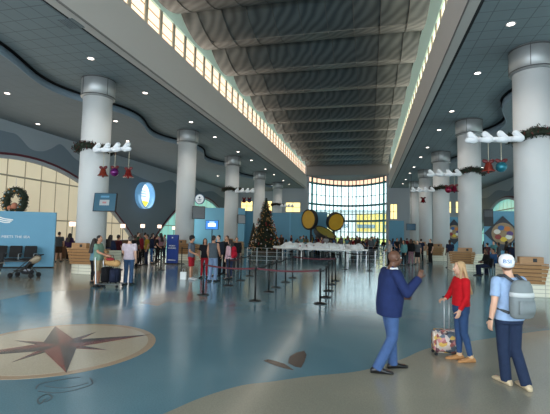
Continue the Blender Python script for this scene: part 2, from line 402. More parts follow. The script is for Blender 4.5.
for i in range(20):
    (xa, ya), (xb, yb) = BC[i], BC[i+1]
    for z0, z1, mm in ((.1, 9.85, gl), (9.95, 10.75, gt)):
        bm = NB(); rings(bm, [[(xa, ya, z0), (xb, yb, z0), (xb, yb+.02, z0), (xa, ya+.02, z0)], [(xa, ya, z1), (xb, yb, z1), (xb, yb+.02, z1), (xa, ya+.02, z1)]])
        link('pane', bm, mm, bow)
for i in range(21):
    x, y = BC[i]; wdt = .15 if i in (0, 1, 19, 20) else .09 if i % 2 == 0 else .05
    link('mullion', B(x-wdt, x+wdt, y-.12, y+.12, 0, 10.75), m_teal if i in (0, 1, 2, 3, 17, 18, 19, 20) else mat((86, 128, 130), .5), bow)
for z in ZR[1:-1]:
    hw = .16 if z in (9.9, 6.6, 4.1, 8.1) and z != 8.1 else .05
    bm = NB(); rings(bm, [[(x, y-.14, z-hw), (x, y+.1, z-hw), (x, y+.1, z+hw), (x, y-.14, z+hw)] for x, y in BC]); link('transom', bm, mat((44, 100, 100), .5), bow)
# ceiling of the bow
bm = NB(); prism(bm, [(x, y) for x, y in BC]+[(FR, YE-.8), (FL, YE-.8)], 'z', 10.75, 12.6); struct('ceiling_bow', bm, mat((120, 122, 122), .8))
# portal posts next to the bow
for x in (FL, FR): struct('trim_15', B(x-.3, x+.3, YE-.4, YE+.3, 0, 14.6), m_end)
# outdoors beyond the glass: quay, a pale ship-side building with yellow floors
struct('ground', B(-60, 60, 72, 200, -.4, -.1), mat((188, 188, 180), .9))
def tagb(o, l, c, g=None): return tag(o, l, c, g)
tb = empty('terminal_building', (-2, 92, 0), 0, 'pale building with yellow deck bands seen through the far bowed window', 'building')
link('wall', B(-32, 30, 0, 10, -.1, 7.2), mat((238, 240, 240), .8), tb)
link('yellow_band', B(-32.1, -6.2, -.3, 0, 2.3, 6.2), mat((244, 222, 160), .8), tb)
link('yellow_band', B(-.6, 30.1, -.3, 0, 2.6, 6.6), mat((240, 204, 110), .8), tb)
link('yellow_band', B(-32.1, 30.1, -.4, 0, -.1, 1.1), mat((228, 220, 120), .8), tb)
link('roof', B(-32.3, 30.3, -.5, 10.3, 7.2, 7.5), mat((190, 200, 206), .7), tb)
for k in range(10): link('window_band', B(-31+k*6.1, -27+k*6.1, -.45, -.3, 3.4, 4.2), mat((120, 140, 150), .4), tb)
# rear wall far behind the viewer with unseen glowing panes added as fill light
w = empty('rear_fill_panes', (0, YB, 0)); w['kind'] = 'structure'
for k in range(9): link('pane', B(WL+.4+k*4.0, WL+4.2+k*4.0, -.05, 0, .3, 8.2), mat((222, 232, 240), .6, emit=6.0), w)
for k in range(3): link('pane', B(FL+.3+k*4.0, FL+4.0+k*4.0, -.05, 0, 8.9, 13.6), mat((222, 232, 240), .6, emit=6.0), w)
struct('wall_rear', B(WL-.3, WR+.3, YB-.4, YB-.1, 0, 14.8), m_wall)
# ------------------------------------------------------------------ columns
def wood_mat():
    m = bpy.data.materials.new('wood slats'); m.use_nodes = True; nt = m.node_tree; b = nt.nodes['Principled BSDF']
    tc = nt.nodes.new('ShaderNodeTexCoord'); mp = nt.nodes.new('ShaderNodeMapping'); mp.inputs['Scale'].default_value = (2, 2, 30)
    n = nt.nodes.new('ShaderNodeTexNoise'); n.inputs['Scale'].default_value = 2.5
    nt.links.new(tc.outputs['Object'], mp.inputs[0]); nt.links.new(mp.outputs[0], n.inputs['Vector'])
    r = nt.nodes.new('ShaderNodeMix'); r.data_type = 'RGBA'; r.inputs[6].default_value = s2l((138, 98, 60)); r.inputs[7].default_value = s2l((184, 140, 94))
    nt.links.new(n.outputs['Fac'], r.inputs[0]); nt.links.new(r.outputs[2], b.inputs['Base Color']); b.inputs['Roughness'].default_value = .45; return m
m_wood = wood_mat()
m_base = grid_mat((232, 228, 208), (186, 182, 164), 50, .13, .02, .6, 'xz', .03)
WORD = ['nearest', 'second', 'third', 'fourth', 'fifth']
cols = {}
def column(x, y, side, i):
    c = empty('column', (x, y, 0)); c['kind'] = 'structure'; c.name = 'column'
    bm = NB(); lathe(bm, [(.63, 0), (.63, 8.05)], 48); link('shaft', bm, m_col, c, True)
    for p in c.children[0].data.polygons: p.use_smooth = abs(p.normal.z) < .5
    bm = NB(); lathe(bm, [(.66, 7.95), (.73, 7.98), (.73, 8.84), (.7, HC)], 48); o = link('capital', bm, m_cap, c)
    for p in o.data.polygons: p.use_smooth = abs(p.normal.z) < .5
    bm = NB(); lathe(bm, [(.745, 8.0), (.745, 8.04)], 48); lathe(bm, [(.745, 8.78), (.745, 8.83)], 48)
    for k in range(4):
        a = PI/4+k*PI/2+.4; box(bm, -.012, .012, .728, .742, 8.0, 8.84, Matrix.Rotation(a, 4, 'Z'))
    link('capital_seam', bm, mat((90, 90, 90), .4, metal=.6), c)
    bm = NB(); o_ = side*.70; n_ = -side*1.1
    prism(bm, [(n_, -.72), (n_, .72)]+[(side*.72*math.sin(a), .72*math.cos(a)) for a in [PI*k/14 for k in range(15)]], 'z', 0, 1.0)
    link('base', bm, m_base, c)
    tag(c, '%s white round column %s the hall with steel capital' % (WORD[i], 'down the left side of' if side < 0 else 'down the right side of'), 'column', kind='structure')
    # wooden slatted charging counter wrapped on the nave side
    t = empty('slatted_counter', (x-side*(.52 if side < 0 else .62), y+.07, 0), 0, 'flared wooden slat counter on the cream base of the %s %s column' % (WORD[i], 'right' if side > 0 else 'left'), 'counter', 'slatted wooden counters at the columns')
    hb = .80 if side < 0 else .50; kt = hb+.16
    for j in range(5):
        z0 = .44+j*.13; z1 = z0+.105; e0 = .80+.10*j/5; e1 = .80+.10*(j+1)/5
        bm = NB()
        rings(bm, [[(-hb-e0*.12-.02*j, -e0-.06, z0), (hb+e0*.12+.02*j, -e0-.06, z0), (hb+e0*.12+.02*j, -.80, z0), (-hb-e0*.12-.02*j, -.81, z0)],
                   [(-hb-e1*.12-.02*j, -e1-.06, z1), (hb+e1*.12+.02*j, -e1-.06, z1), (hb+e1*.12+.02*j, -.81, z1), (-hb-e1*.12-.02*j, -.81, z1)]])
        link('slat', bm, m_wood, t)
    link('slat_backing', B(-hb, hb, -.86, -.80, .44, 1.08), mat((96, 70, 48), .6), t)
    link('top', B(-kt, kt, -1.02, -.69, 1.09, 1.13), m_wood, t)
    t2 = empty('wooden_box', (x+(.15 if side < 0 else -.46), y-.80, 1.132), 0, 'small wooden box with dark slot on the counter of the %s %s column' % (WORD[i], 'right' if side > 0 else 'left'), 'box', 'small wooden boxes on the counters')
    link('body', B(-.36, .36, -.12, .10, 0, .22), m_wood, t2); link('slot', B(.04, .16, -.13, -.119, .05, .17), m_black, t2)
for i in range(5):
    column(XL, 15.49+S*i, -1, i); column(XR, 15.80+S*i, 1, i)
# ------------------------------------------------------------------ downlights in the ceilings
m_lit = mat((255, 240, 228), .5, emit=6)
def downlight(x, y, z, word, g):
    t = empty('downlight', (x, y, z), 0, word, 'ceiling light', g)
    bm = NB(); ring_lathe(bm, [(.11, -.012), (.15, -.02), (.15, 0), (.11, 0)]); link('trim_ring', bm, mat((222, 214, 210), .4), t)
    bm = NB(); lathe(bm, [(.01, -.006), (.108, -.006), (.108, -.002), (.01, -.002)], 20); link('lens', bm, m_lit, t)
for i in range(-1, 5):
    for s, xx, yy0 in ((-1, -11.0, 15.49), (1, 4.43, 15.8)):
        for d in (-2.1, 1.9):
            y = yy0+S*i+d
            if y < 1 or y > 57: continue
            downlight(xx, y, HC-.001, 'round lit downlight in the tiled ceiling over the %s aisle' % ('left' if s < 0 else 'right'), 'downlights over the %s aisle' % ('left' if s < 0 else 'right'))
            L_ = bpy.data.lights.new('downlight_beam', 'SPOT'); L_.energy = 130; L_.spot_size = 2.0; L_.spot_blend = .8; L_.color = (1, .9, .8); L_.shadow_soft_size = .12
            lo = bpy.data.objects.new('downlight_beam', L_); COL.objects.link(lo); lo.location = (xx, y, HC-.06)
for xx, y in ((-17.1, 15.2), (-14.8, 20.4), (-20.2, 20.2), (-17.2, 25.2), (-17.2, 34), (-17.2, 43), (10.3, 20), (10.3, 30), (10.3, 40)):
    downlight(xx, y, HO-.001, 'round downlight in the lower outer ceiling', 'downlights in the outer ceilings')
# vents
for xx, y, l in ((-9.9+.1, 10.9, 'left'), (4.2, 11.2, 'right')):
    bm = NB(); x0 = xx-.3
    for k in range(7): box(bm, x0+k*.09, x0+k*.09+.05, y-.3, y+.3, HC-.02, HC-.001)
    o = link('ceiling_vent', bm, mat((106, 118, 124), .6)); tag(o, 'square slatted air vent in the %s aisle ceiling' % l, 'vent')
# ------------------------------------------------------------------ hung Christmas decorations
m_garl = mat((38, 48, 34), .9, noise_amt=.6, nscale=30); m_redd = mat((96, 24, 26), .5, noise_amt=.3, nscale=20)
m_puff = mat((226, 230, 234), .75)
def leafy(bm, c, R_, n, size, rnd):
    for _ in range(n):
        p = Vector(c)+Vector((rnd.gauss(0, 1), rnd.gauss(0, 1), rnd.gauss(0, 1))).normalized()*R_*rnd.uniform(.5, 1.1)
        d = Vector((rnd.gauss(0, 1), rnd.gauss(0, 1), rnd.gauss(0, 1))).normalized()*size; u, w_ = frame(d); u *= size*.3
        a, b, c_, d_ = [bm.verts.new(q) for q in (p-d, p+u, p+d, p-u)]; e_ = bm.verts.new(p+w_*size*.15)
        for f in ((a, b, e_), (b, c_, e_), (c_, d_, e_), (d_, a, e_)): bm.faces.new(f)
def garland(x, y, z, side, i):
    t = empty('column_garland', (x, y, z), 0, 'dark leafy garland with red ribbon round the %s %s column' % (WORD[i], 'right' if side > 0 else 'left'), 'garland', 'garlands round the columns')
    rnd = random.Random(i*7+side+50); bm = NB(); br = NB()
    tube(bm, [(.72*math.cos(a), .72*math.sin(a), .05*math.sin(3*a)) for a in [2*PI*k/28 for k in range(29)]], .13, 8)
    for k in range(40):
        a = 2*PI*k/40; leafy(bm, (.76*math.cos(a), .76*math.sin(a), .05*math.sin(3*a)), .21, 26, .08, rnd)
        if k % 2: leafy(br, (.82*math.cos(a), .82*math.sin(a), .05*math.sin(3*a)), .18, 8, .09, rnd)
    link('foliage', bm, m_garl, t); link('ribbon', br, m_redd, t)['kind'] = 'stuff'
def puff_arm(x, y, z, side, i):
    t = empty('puffed_white_swag', (x, y, z), 0, 'row of puffed white scallops reaching from the garland of the %s %s column' % (WORD[i], 'right' if side > 0 else 'left'), 'decoration', 'puffed white swags beside the garlands')
    s = -side; bm = NB()
    capsule(bm, (s*.72, -.92, -.06), .10, (s*2.2, -.85, -.02), .08, 12)
    for k in range(4):
        X = s*(.72+.48*k); capsule(bm, (X, -.92, -.03), .12, (X+s*.16, -.94, .15), .105, 12); capsule(bm, (X+s*.05, -.98, -.08), .10, (X+s*.25, -.98, -.06), .09, 12)
    link('puffed_scallops', bm, m_puff, t, True)
    bm = NB(); capsule(bm, (s*.95, -.3, -.03), .03, (s*2.1, -.85, -.03), .03, 8); link('bracket', bm, m_white, t)
def bell(x, y, z, c, kind, lab):
    t = empty('hanging_ornament', (x, y, z), 0, lab, 'ornament', 'hanging ornaments')
    t.scale = (.78, .78, .78); c = tuple(v*.8 for v in c); t2 = mat(c, .25, metal=.4, noise_amt=.3, nscale=9); bm = NB()
    if kind == 'ball': ell(bm, (0, 0, -.22), (.24, .24, .24)); 
    else: lathe(bm, [(.05, .02), (.12, -.02), (.16, -.15), (.2, -.3), (.3, -.4), (.29, -.42), (.02, -.38)], 20); ell(bm, (0, 0, -.44), (.06, .06, .07), n=8, m=6)
    link('ball' if kind == 'ball' else 'bell', bm, t2, t, True)
    bm = NB()
    for s in (-1, 1):
        ell(bm, (s*.13, 0, .06), (.14, .06, .09), Matrix.Rotation(s*-.4, 3, 'Y')); capsule(bm, (s*.04, -.02, 0), .035, (s*.17, -.03, -.2), .02, 8)
    link('bow', bm, m_redd, t, True)
    bm = NB(); tube(bm, [(0, 0, 0), (0, 0, 1.0)], .012, 5); link('cord', bm, mat((196, 186, 160), .6), t)
GZ = 5.6
for side, i, z in ((-1, 0, 5.62), (-1, 2, 5.8), (1, 0, 5.62), (1, 1, 5.78), (1, 2, 5.85), (-1, 4, 5.8)):
    x, y = (XL, 15.49+S*i) if side < 0 else (XR, 15.8+S*i)
    garland(x, y, z, side, i); puff_arm(x, y, z-.20, side, i)
bell(-11.35, 14.95, 4.62, (176, 70, 50), 'bell', 'copper bell nearest the column under the near left swag')
bell(-10.78, 14.95, 4.62, (120, 30, 120), 'ball', 'purple ball under the near left swag between two bells')
bell(-10.1, 14.95, 4.55, (160, 46, 44), 'bell', 'red bell at the free end of the near left swag')
bell(4.12, 15.2, 4.62, (170, 60, 44), 'bell', 'copper red bell under the nearest right swag')
bell(4.52, 15.15, 4.62, (40, 140, 160), 'ball', 'teal ball under the nearest right swag')
bell(4.5, 24.5, 4.85, (170, 24, 70), 'ball', 'crimson ball under the second right swag'); bell(4.85, 24.6, 4.9, (150, 20, 60), 'bell', 'magenta bell under the second right swag')
bell(4.3, 33.8, 5.0, (150, 24, 36), 'bell', 'dark red bell under the third right swag')
bell(-10.9, 33.7, 4.95, (120, 24, 34), 'bell', 'dark red bell under the swag of the third left column'); bell(-10.4, 33.7, 4.95, (60, 24, 70), 'ball', 'dark purple ball under the swag of the third left column')
# ------------------------------------------------------------------ screens and signs on columns
def screen(name, c, w, h, rz, tilt, mb, lab, faces, cat='screen'):
    t = empty(name, c, rz, lab, cat)
    R_ = Matrix.Rotation(tilt, 4, 'X')
    bm = NB(); box(bm, -w/2, w/2, -.04, .04, -h/2, h/2, R_); link('housing', bm, m_black, t)
    for (x0, x1, z0, z1, m, nm, dy) in faces:
        bm = NB(); box(bm, x0*w/2, x1*w/2, -.045-dy, -.0405, z0*h/2, z1*h/2, R_); link(nm, bm, m, t)
    bm = NB(); capsule(bm, (0, .04, 0), .03, (-.0, .34, 0), .03, 8); link('bracket', bm, m_black, t)
    return t
sc1 = screen('information_screen', (-10.98, 14.7, 3.12), 1.02, .80, .12, -.12, m_black, 'blue information screen hung on the nearest left column', [(-.94, .94, -.94, .94, mat((40, 84, 104), .3, emit=.08), 'display', 0), (-.45, .4, -.35, .25, mat((150, 158, 160), .3, emit=.1), 'message_panel', .002), (-.4, .35, .5, .7, mat((80, 130, 160), .3, emit=.1), 'heading_bar', .002), (-.2, .15, -.15, .05, mat((150, 100, 100), .3, emit=.3), 'message_mark', .004)])
screen('grey_screen', (-11.05, 24.4, 3.2), .85, .85, .5, -.08, m_black, 'grey switched off screen on the side of the second left column', [(-.9, .9, -.9, .9, mat((92, 96, 100), .25), 'display', 0)])
screen('bright_screen', (-10.9, 26.5+4, 2.52), 1.15, .78, .05, -.05, m_black, 'bright blue and white screen between the second and third left columns', [(-.95, .95, -.93, .93, mat((50, 120, 200), .3, emit=.9), 'display', 0), (-.6, .6, -.35, .35, mat((225, 240, 250), .3, emit=1.1), 'message_panel', .002), (-.4, .4, .5, .7, mat((200, 225, 250), .3, emit=1.), 'heading_bar', .002)])
_t = [o for o in COL.objects if o.name.startswith('bright_screen')][0]; _t.location = AY(212, 225, 31); 
bm = NB(); tube(bm, [(_t.location.x, 31.05, .0), (_t.location.x, 31.05, _t.location.z)], .04, 8); o = link('screen_post', bm, m_black); o.parent = _t; o.location = -_t.location; o.rotation_euler = (0, 0, 0); _t.rotation_euler = (0, 0, 0)
screen('pale_screen', (-11.0, 33.4, 3.1), .8, .8, .9, -.05, m_black, 'pale grey screen on the third left column', [(-.9, .9, -.9, .9, mat((150, 154, 158), .3), 'display', 0)])
fb = screen('far_blue_screen', AY(411, 227, 46), 1.0, .75, 0, 0, m_black, 'dark teal screen hung by the far right columns', [(-.9, .9, -.9, .9, mat((24, 70, 92), .3, emit=.15), 'display', 0)])
bm = NB(); tube(bm, [(0, 0, .3), (0, 0, HC-fb.location.z)], .03, 6); link('ceiling_rod', bm, m_black, fb)
screen('dark_speaker_panel', (6.75, 25.05, 3.1), .5, 1.0, 0, -.05, m_black, 'dark upright panel hung on the right side of the second right column', [(-.85, .85, .1, .85, mat((60, 62, 66), .4), 'grille', 0)], 'speaker')
# round blade sign with a small emblem
t = empty('round_sign', (-11.22, 24.9, 4.15), 0, 'round white sign with blue rim high on the second left column', 'sign')
bm = NB(); lathe(bm, [(.36, -.04), (.36, .04)], 28); bmesh.ops.rotate(bm, verts=bm.verts, matrix=Matrix.Rotation(PI/2, 3, 'X')); link('rim', bm, mat((40, 84, 120), .5), t)
bm = NB(); lathe(bm, [(.31, .041), (.31, .046)], 28); bmesh.ops.rotate(bm, verts=bm.verts, matrix=Matrix.Rotation(PI/2, 3, 'X')); link('face', bm, mat((222, 226, 228), .5, emit=.15), t)
bm = NB(); box(bm, -.14, .14, -.056, -.047, -.08, -.03); box(bm, -.1, .1, -.056, -.047, -.17, -.13); ell(bm, (0, -.05, .1), (.07, .01, .07), n=10, m=6); link('emblem', bm, mat((70, 90, 110), .5), t)
bm = NB(); capsule(bm, (-.8, .0, .0), .03, (-.34, 0, 0), .03, 8); link('bracket', bm, m_steel, t)
# porthole sign on the left wall between the arches
t = empty('porthole_sign', (WL+.01, 34.3, 5.3), 0, 'round lit porthole sign in white blue and yellow between the two left arches', 'sign')
def disc_x(bm, r, x0, x1, c=(0, 0, 0), n=36): prism(bm, [(c[1]+r*math.cos(2*PI*k/n), c[2]+r*math.sin(2*PI*k/n)) for k in range(n)], 'x', x0, x1)
RX = Matrix.Rotation(PI/2, 3, 'Y')
bm = NB(); ring_lathe(bm, [(1.30, 0), (1.30, .62), (1.2, .62), (1.2, 0)], 40); bmesh.ops.rotate(bm, verts=bm.verts, matrix=RX); link('rim', bm, mat((120, 176, 220), .4, emit=.25), t)
bm = NB(); disc_x(bm, 1.19, .0, .03); link('lit_face', bm, mat((240, 246, 250), .4, emit=1.0), t)
bm = NB(); prism(bm, [(1.16*math.cos(a), 1.16*math.sin(a)) for a in [PI+.45+(PI-.9)*k/16 for k in range(17)]], 'x', .031, .04); link('yellow_band', bm, mat((240, 228, 70), .4, emit=.9), t)
bm = NB()
for k, (yy, ww) in enumerate(((.45, .5), (.2, .7), (-.05, .6))): box(bm, .031, .04, -ww, ww, yy-.06, yy+.06)
link('pale_lettering_bars', bm, mat((160, 200, 232), .4, emit=.6), t)
# ------------------------------------------------------------------ blue partitions
def partition(name, p0, p1, h, m, lab, thick=.14):
    p0 = Vector((p0[0], p0[1], 0)); p1 = Vector((p1[0], p1[1], 0)); d = p1-p0; L_ = d.length; a = math.atan2(d.y, d.x)
    t = empty(name, p0, a, lab, 'partition')
    link('panel', B(0, L_, 0, thick, .06, h), m, t); link('plinth', B(.02, L_-.02, .02, thick-.02, 0, .06), m_dark, t)
    return t
pn = partition('blue_display_wall', (-19.5, 14.35), (-15.17, 16.60), 2.74, m_blue, 'sky blue display wall with wave emblem behind the black seating')
pn['category'] = 'display wall'
Lp = math.hypot(4.33, 2.25)-.38
text_mesh('slogan', 'WHERE MAGIC MEETS THE SEA', .17, m_white, pn, (Lp-.72-1.25, -.012, 1.50), (PI/2, 0, 0), width=2.5)
bm = NB()
for j in range(3):
    P = smooth_pts([(-.55+.05*j, -.02-.09*j), (-.2, .13-.09*j), (.12, .05-.09*j), (.5-.06*j, -.0-.06*j)], 5)
    rings(bm, [[(x, -.012, z-.025), (x, -.001, z-.025), (x, -.001, z+.03), (x, -.012, z+.03)] for x, z in P])
lg = link('wave_emblem', bm, m_white, pn); lg.location = (Lp-2.0, 0, 2.32)
# picks up the emblem position from where it stands in the hall
partition('blue_partition', (-21.3, 45.6), (-14.6, 45.6), 4.85, m_blue2, 'tall pale blue partition between the second and third left columns')
partition('blue_partition', AY(240, 240, 47)[:2], AY(262, 240, 47)[:2], 4.6, m_blue, 'tall blue partition standing behind the Christmas tree')
bx = empty('blue_booth', AY(270.5, 250, 45)*1.0, 0, 'blue walled booth with lighter side wall right of the tree', 'booth'); bx.location.z = 0
wB = (AY(289, 250, 45)-AY(270.5, 250, 45)).x
link('front_wall', B(0, wB, 0, .15, 0, 4.3), m_blue, bx); bm = NB(); rings(bm, [[(wB, 0, 0), (wB+.15, 0, 0), (wB+1.9, 5, 0), (wB+1.75, 5, 0)], [(wB, 0, 4.3), (wB+.15, 0, 4.3), (wB+1.9, 5, 4.3), (wB+1.75, 5, 4.3)]]); link('side_wall', bm, m_blue2, bx)
partition('blue_partition', AY(300.5, 240, 51)[:2], AY(327, 240, 51)[:2], 4.75, m_blue, 'blue partition behind the yellow dish sculptures')
partition('blue_partition', AY(389, 240, 58)[:2], AY(404, 240, 58)[:2], 4.0, m_blue, 'blue partition with doorway at the far right of the bowed window')
# right side panels with diamond artworks
def diamond(c, w, h, lab):
    t = empty('diamond_artwork', c, 0, lab, 'artwork')
    bm = NB(); prism(bm, [(-w/2, 0), (0, -h/2), (w/2, 0), (0, h/2)], 'y', -.06, 0); link('frame', bm, mat((40, 44, 58), .5), t)
    bm = NB(); lathe(bm, [(w*.31, .061), (w*.31, .075)], 28); bmesh.ops.rotate(bm, verts=bm.verts, matrix=Matrix.Rotation(PI/2, 3, 'X')); link('roundel', bm, mat((156, 128, 96), .5, noise_amt=.4, nscale=3), t)
    rnd = random.Random(3); 
    for k, cc in enumerate(((90, 60, 120), (206, 120, 50), (60, 96, 150), (230, 220, 210), (150, 50, 50), (226, 190, 60), (226, 226, 214))):
        bm = NB(); a = k*.95; r = w*.17; ell(bm, (r*math.cos(a), -.078, r*math.sin(a)), (w*.09, .012, w*.07), n=10, m=6); link('colour_patch', bm, mat(cc, .5), t)
pY = 33.0
a0, a1 = AY(484, 211, pY), AY(520, 211, pY)
p_ = partition('blue_partition', a0[:2], (a1.x, a1.y), a0.z, m_blue, 'blue partition with diamond artwork between the first two right columns')
c_ = AY(503, 233.5, pY); diamond((c_.x, pY-.001, c_.z), 27/F_PX*33*1.16, 33/F_PX*32*.98, 'diamond framed roundel of purple and orange patches behind the capped traveller')
pY = 50.0
a0, a1 = AY(448, 217, pY), AY(466, 217, pY); partition('blue_partition', a0[:2], (a1.x, a1.y), a0.z, m_blue, 'blue partition with diamond artwork between the second and third right columns')
c_ = AY(454, 232, pY); diamond((c_.x, pY-.001, c_.z), 2.6, 3.0, 'diamond framed roundel seen past the second right column')
# blue standing sign (kiosk)
k_ = G(172, 264, 0); t = empty('blue_standing_sign', (k_.x, k_.y, 0), -.02, 'royal blue upright sign beside the second left column', 'sign')
link('board', B(-.36, .36, -.06, .06, .06, 1.72), mat((28, 60, 138), .5, emit=0), t); link('foot', B(-.4, .4, -.2, .2, 0, .06), m_black, t)
text_mesh('sign_text', 'PRIORITY\nBOARDING', .13, m_white, t, (0, -.068, 1.0), (PI/2, 0, 0), width=.5)
bm = NB(); box(bm, -.25, .25, -.066, -.061, .22, .25); ell(bm, (0, -.062, 1.55), (.05, .006, .05), n=10, m=6); link('emblem', bm, m_white, t)
# ------------------------------------------------------------------ check-in counters and lamps at the left wall
for k in range(3):
    y0 = 18.2+k*4.3; t = empty('check_in_counter', (-20.0, y0, 0), 0, ['brown wooden check-in counter behind the blue display wall', 'brown wooden check-in counter left of the nearest left column', 'brown wooden check-in counter right of the nearest left column'][k], 'counter', 'check-in counters along the left wall')
    link('body', B(-.35, .35, 0, 4.0, .0, 1.05), mat((120, 84, 58), .5, noise_amt=.15, nscale=4), t); link('top', B(-.42, .42, -.03, 4.03, 1.05, 1.1), mat((80, 60, 46), .4), t)
LAB = ['square glowing lamp left of the nearest left column', 'square glowing lamp just right of the nearest left column', 'square glowing lamp under the porthole sign', 'square glowing lamp above the queue by the blue sign', 'square glowing lamp behind the blue sign']
for (px, py), lb in zip(((72.5, 224), (123, 226), (142.7, 226), (159.5, 226.5), (174, 228)), LAB):
    p = AX(px, py, -18.9); t = empty('square_lamp', (p.x, p.y, 0), 0, lb, 'lamp', 'square lamps on poles')
    bm = NB(); lathe(bm, [(.2, 0), (.2, .04)], 16); tube(bm, [(0, 0, .03), (0, 0, p.z-.15)], .025, 8); link('pole', bm, m_black, t)
    link('shade', B(-.13, .13, -.13, .13, p.z-.15, p.z+.15), mat((255, 222, 200), .5, emit=1.3), t)
# wreath on the left window
t = empty('wreath', (WL+.16, 20.2, 3.7), 0, 'large dark green wreath on the cream drapes above the blue display wall', 'wreath')
wp = AY(15, 201, 19.0); t.location = (wp.x, 19.0, wp.z)
rnd = random.Random(4); bm = NB(); b2 = NB(); b3 = NB(); RW = .64
tube(bm, [(RW*math.cos(2*PI*k/24), 0, RW*math.sin(2*PI*k/24)) for k in range(25)], .2, 8)
for k in range(50):
    a = 2*PI*k/50; leafy(bm, (RW*math.cos(a), 0, RW*math.sin(a)), .28, 28, .09, rnd)
    if k % 4 == 0: ell(b2, (RW*math.cos(a), -.22, RW*math.sin(a)+rnd.uniform(-.1, .1)), (.05, .05, .05), n=8, m=6)
    if k % 5 == 1: ell(b3, (RW*math.cos(a), -.2, RW*math.sin(a)+rnd.uniform(-.1, .1)), (.05, .05, .05), n=8, m=6)
link('foliage', bm, m_garl, t); link('silver_bauble', b2, mat((150, 170, 180), .3, metal=.5), t); link('gold_bauble', b3, mat((190, 130, 60), .3, metal=.5), t)
bm = NB(); ell(bm, (.15, -.15, -.3), (.22, .12, .2)); ell(bm, (-.18, -.15, -.42), (.18, .1, .14)); link('bow', bm, mat((150, 90, 66), .6, noise_amt=.3, nscale=6), t, True)
bm = NB(); tube(bm, [(0, 0, RW+.1), (0, .0, 4.9-3.55+ .0)], .01, 4); link('cord', bm, m_steel, t)
# ------------------------------------------------------------------ seating
def seat_bank(loc, rz, n, lab):
    t = empty('beam_seating', loc, rz, lab, 'seating', 'black airport style seating by the display wall'); t.scale = (1.05, 1.05, 1.08)
    W = .60
    for k in range(n):
        x = k*W
        bm = NB(); box(bm, x+.04, x+.54, -.52, -.04, .42, .48); bmesh.ops.bevel(bm, geom=list(bm.edges), offset=.02, segments=2, affect='EDGES'); link('seat', bm, m_blackrub, t)
        bm = NB(); box(bm, x+.04, x+.54, -.03, .03, 0, .52); bmesh.ops.bevel(bm, geom=list(bm.edges), offset=.02, segments=2, affect='EDGES')
        bmesh.ops.transform(bm, matrix=Matrix.Translation((0, 0, .5)) @ Matrix.Rotation(-.2, 4, 'X'), verts=bm.verts); link('backrest', bm, m_blackrub, t)
    for k in range(n+1):
        x = k*W-.01; bm = NB(); tube(bm, [(x, -.5, .45), (x, -.5, .66), (x, -.42, .69), (x, -.05, .69), (x, .03, .6)], .018, 6); link('armrest', bm, m_steel, t)
    bm = NB(); tube(bm, [(0, -.25, .37), (n*W, -.25, .37)], .035, 8); link('beam', bm, m_steel, t)
    for x in (.15, n*W-.2):
        bm = NB(); tube(bm, [(x, -.25, .37), (x, -.5, .03), (x, -.56, .02)], .025, 6); tube(bm, [(x, -.25, .37), (x, .02, .03), (x, .08, .02)], .025, 6); link('leg', bm, m_steel, t)
seat_bank((-18.75, 14.1, 0), math.atan2(2.07, 3.98), 6, 'row of black seats with steel armrests against the blue display wall')
q = G(-18, 287, 0); seat_bank((q.x-1.75, q.y, 0), .45, 3, 'nearer row of black seats cut by the left edge')
# stroller
q = G(25, 277.5, 0); t = empty('stroller', (q.x, q.y, 0), .25, 'folded black and tan stroller in front of the seating', 'stroller'); t.scale = (1.05, 1.05, .98)
for (x, y) in ((-.42, -.22), (-.42, .22), (.36, -.24), (.36, .24)):
    bm = NB(); lathe(bm, [(.03, -.02), (.09, -.025), (.1, 0), (.09, .025), (.03, .02)], 18); bmesh.ops.rotate(bm, verts=bm.verts, matrix=Matrix.Rotation(PI/2, 3, 'X')); bmesh.ops.translate(bm, verts=bm.verts, vec=(x, y, .1)); link('wheel', bm, m_blackrub, t, True)
for s in (-1, 1):
    bm = NB(); tube(bm, [(-.42, s*.22, .1), (-.1, s*.22, .42), (.42, s*.22, .88), (.52, s*.22, .92)], .016, 6); tube(bm, [(.36, s*.24, .1), (.05, s*.22, .5)], .016, 6); link('frame_side', bm, m_black, t)
bm = NB(); tube(bm, [(.52, -.22, .92), (.52, .22, .92)], .02, 8); link('handlebar', bm, m_blackrub, t)
bm = NB(); rings(bm, [[(x, -.19, z), (x, .19, z), (x+.06, .19, z-.06), (x+.06, -.19, z-.06)] for x, z in ((-.35, .3), (-.1, .32), (.08, .48), (.3, .74))]); link('seat', bm, m_black, t)
bm = NB(); ell(bm, (.34, 0, .72), (.22, .21, .14), Matrix.Rotation(-.6, 3, 'Y')); link('canopy', bm, mat((176, 160, 138), .8), t, True)
bm = NB(); ell(bm, (.08, 0, .22), (.24, .18, .1)); link('basket', bm, mat((40, 44, 52), .8), t, True); bm = NB(); ell(bm, (.1, -.1, .3), (.14, .06, .06)); link('blanket', bm, mat((190, 196, 210), .8), t, True)
# ------------------------------------------------------------------ queue posts and belts
m_post = mat((20, 21, 23), .4, metal=.3)
def stanchion(p, lab=None, h=1.0):
    t = empty('queue_post', (p.x, p.y, 0), 0, lab, 'queue post', 'black queue posts')
    bm = NB(); lathe(bm, [(.18, 0), (.18, .02), (.06, .045), (.03, .05)], 20); link('foot', bm, m_post, t, False)
    bm = NB(); lathe(bm, [(.028, .045), (.028, h-.1)], 12); link('pole', bm, m_post, t, True)
    bm = NB(); lathe(bm, [(.036, h-.1), (.036, h-.01), (.028, h)], 12); link('belt_head', bm, m_black, t, True)
    return t
PP = {k: G(*v) for k, v in dict(a=(255, 301), b=(268.6, 292.2), c=(276, 287.6), d=(285.5, 282.3), e=(292.6, 278), f=(320, 303.8), g=(326, 297.4), h=(328.6, 291), i=(332, 284.6), j=(335.5, 281), k=(249.5, 276), l=(369.5, 271), m=(203, 295), n=(228.5, 286), o=(240.7, 280.5), p=(181.5, 264), q=(161, 270), r=(230, 263), s=(345, 269.5)).items()}
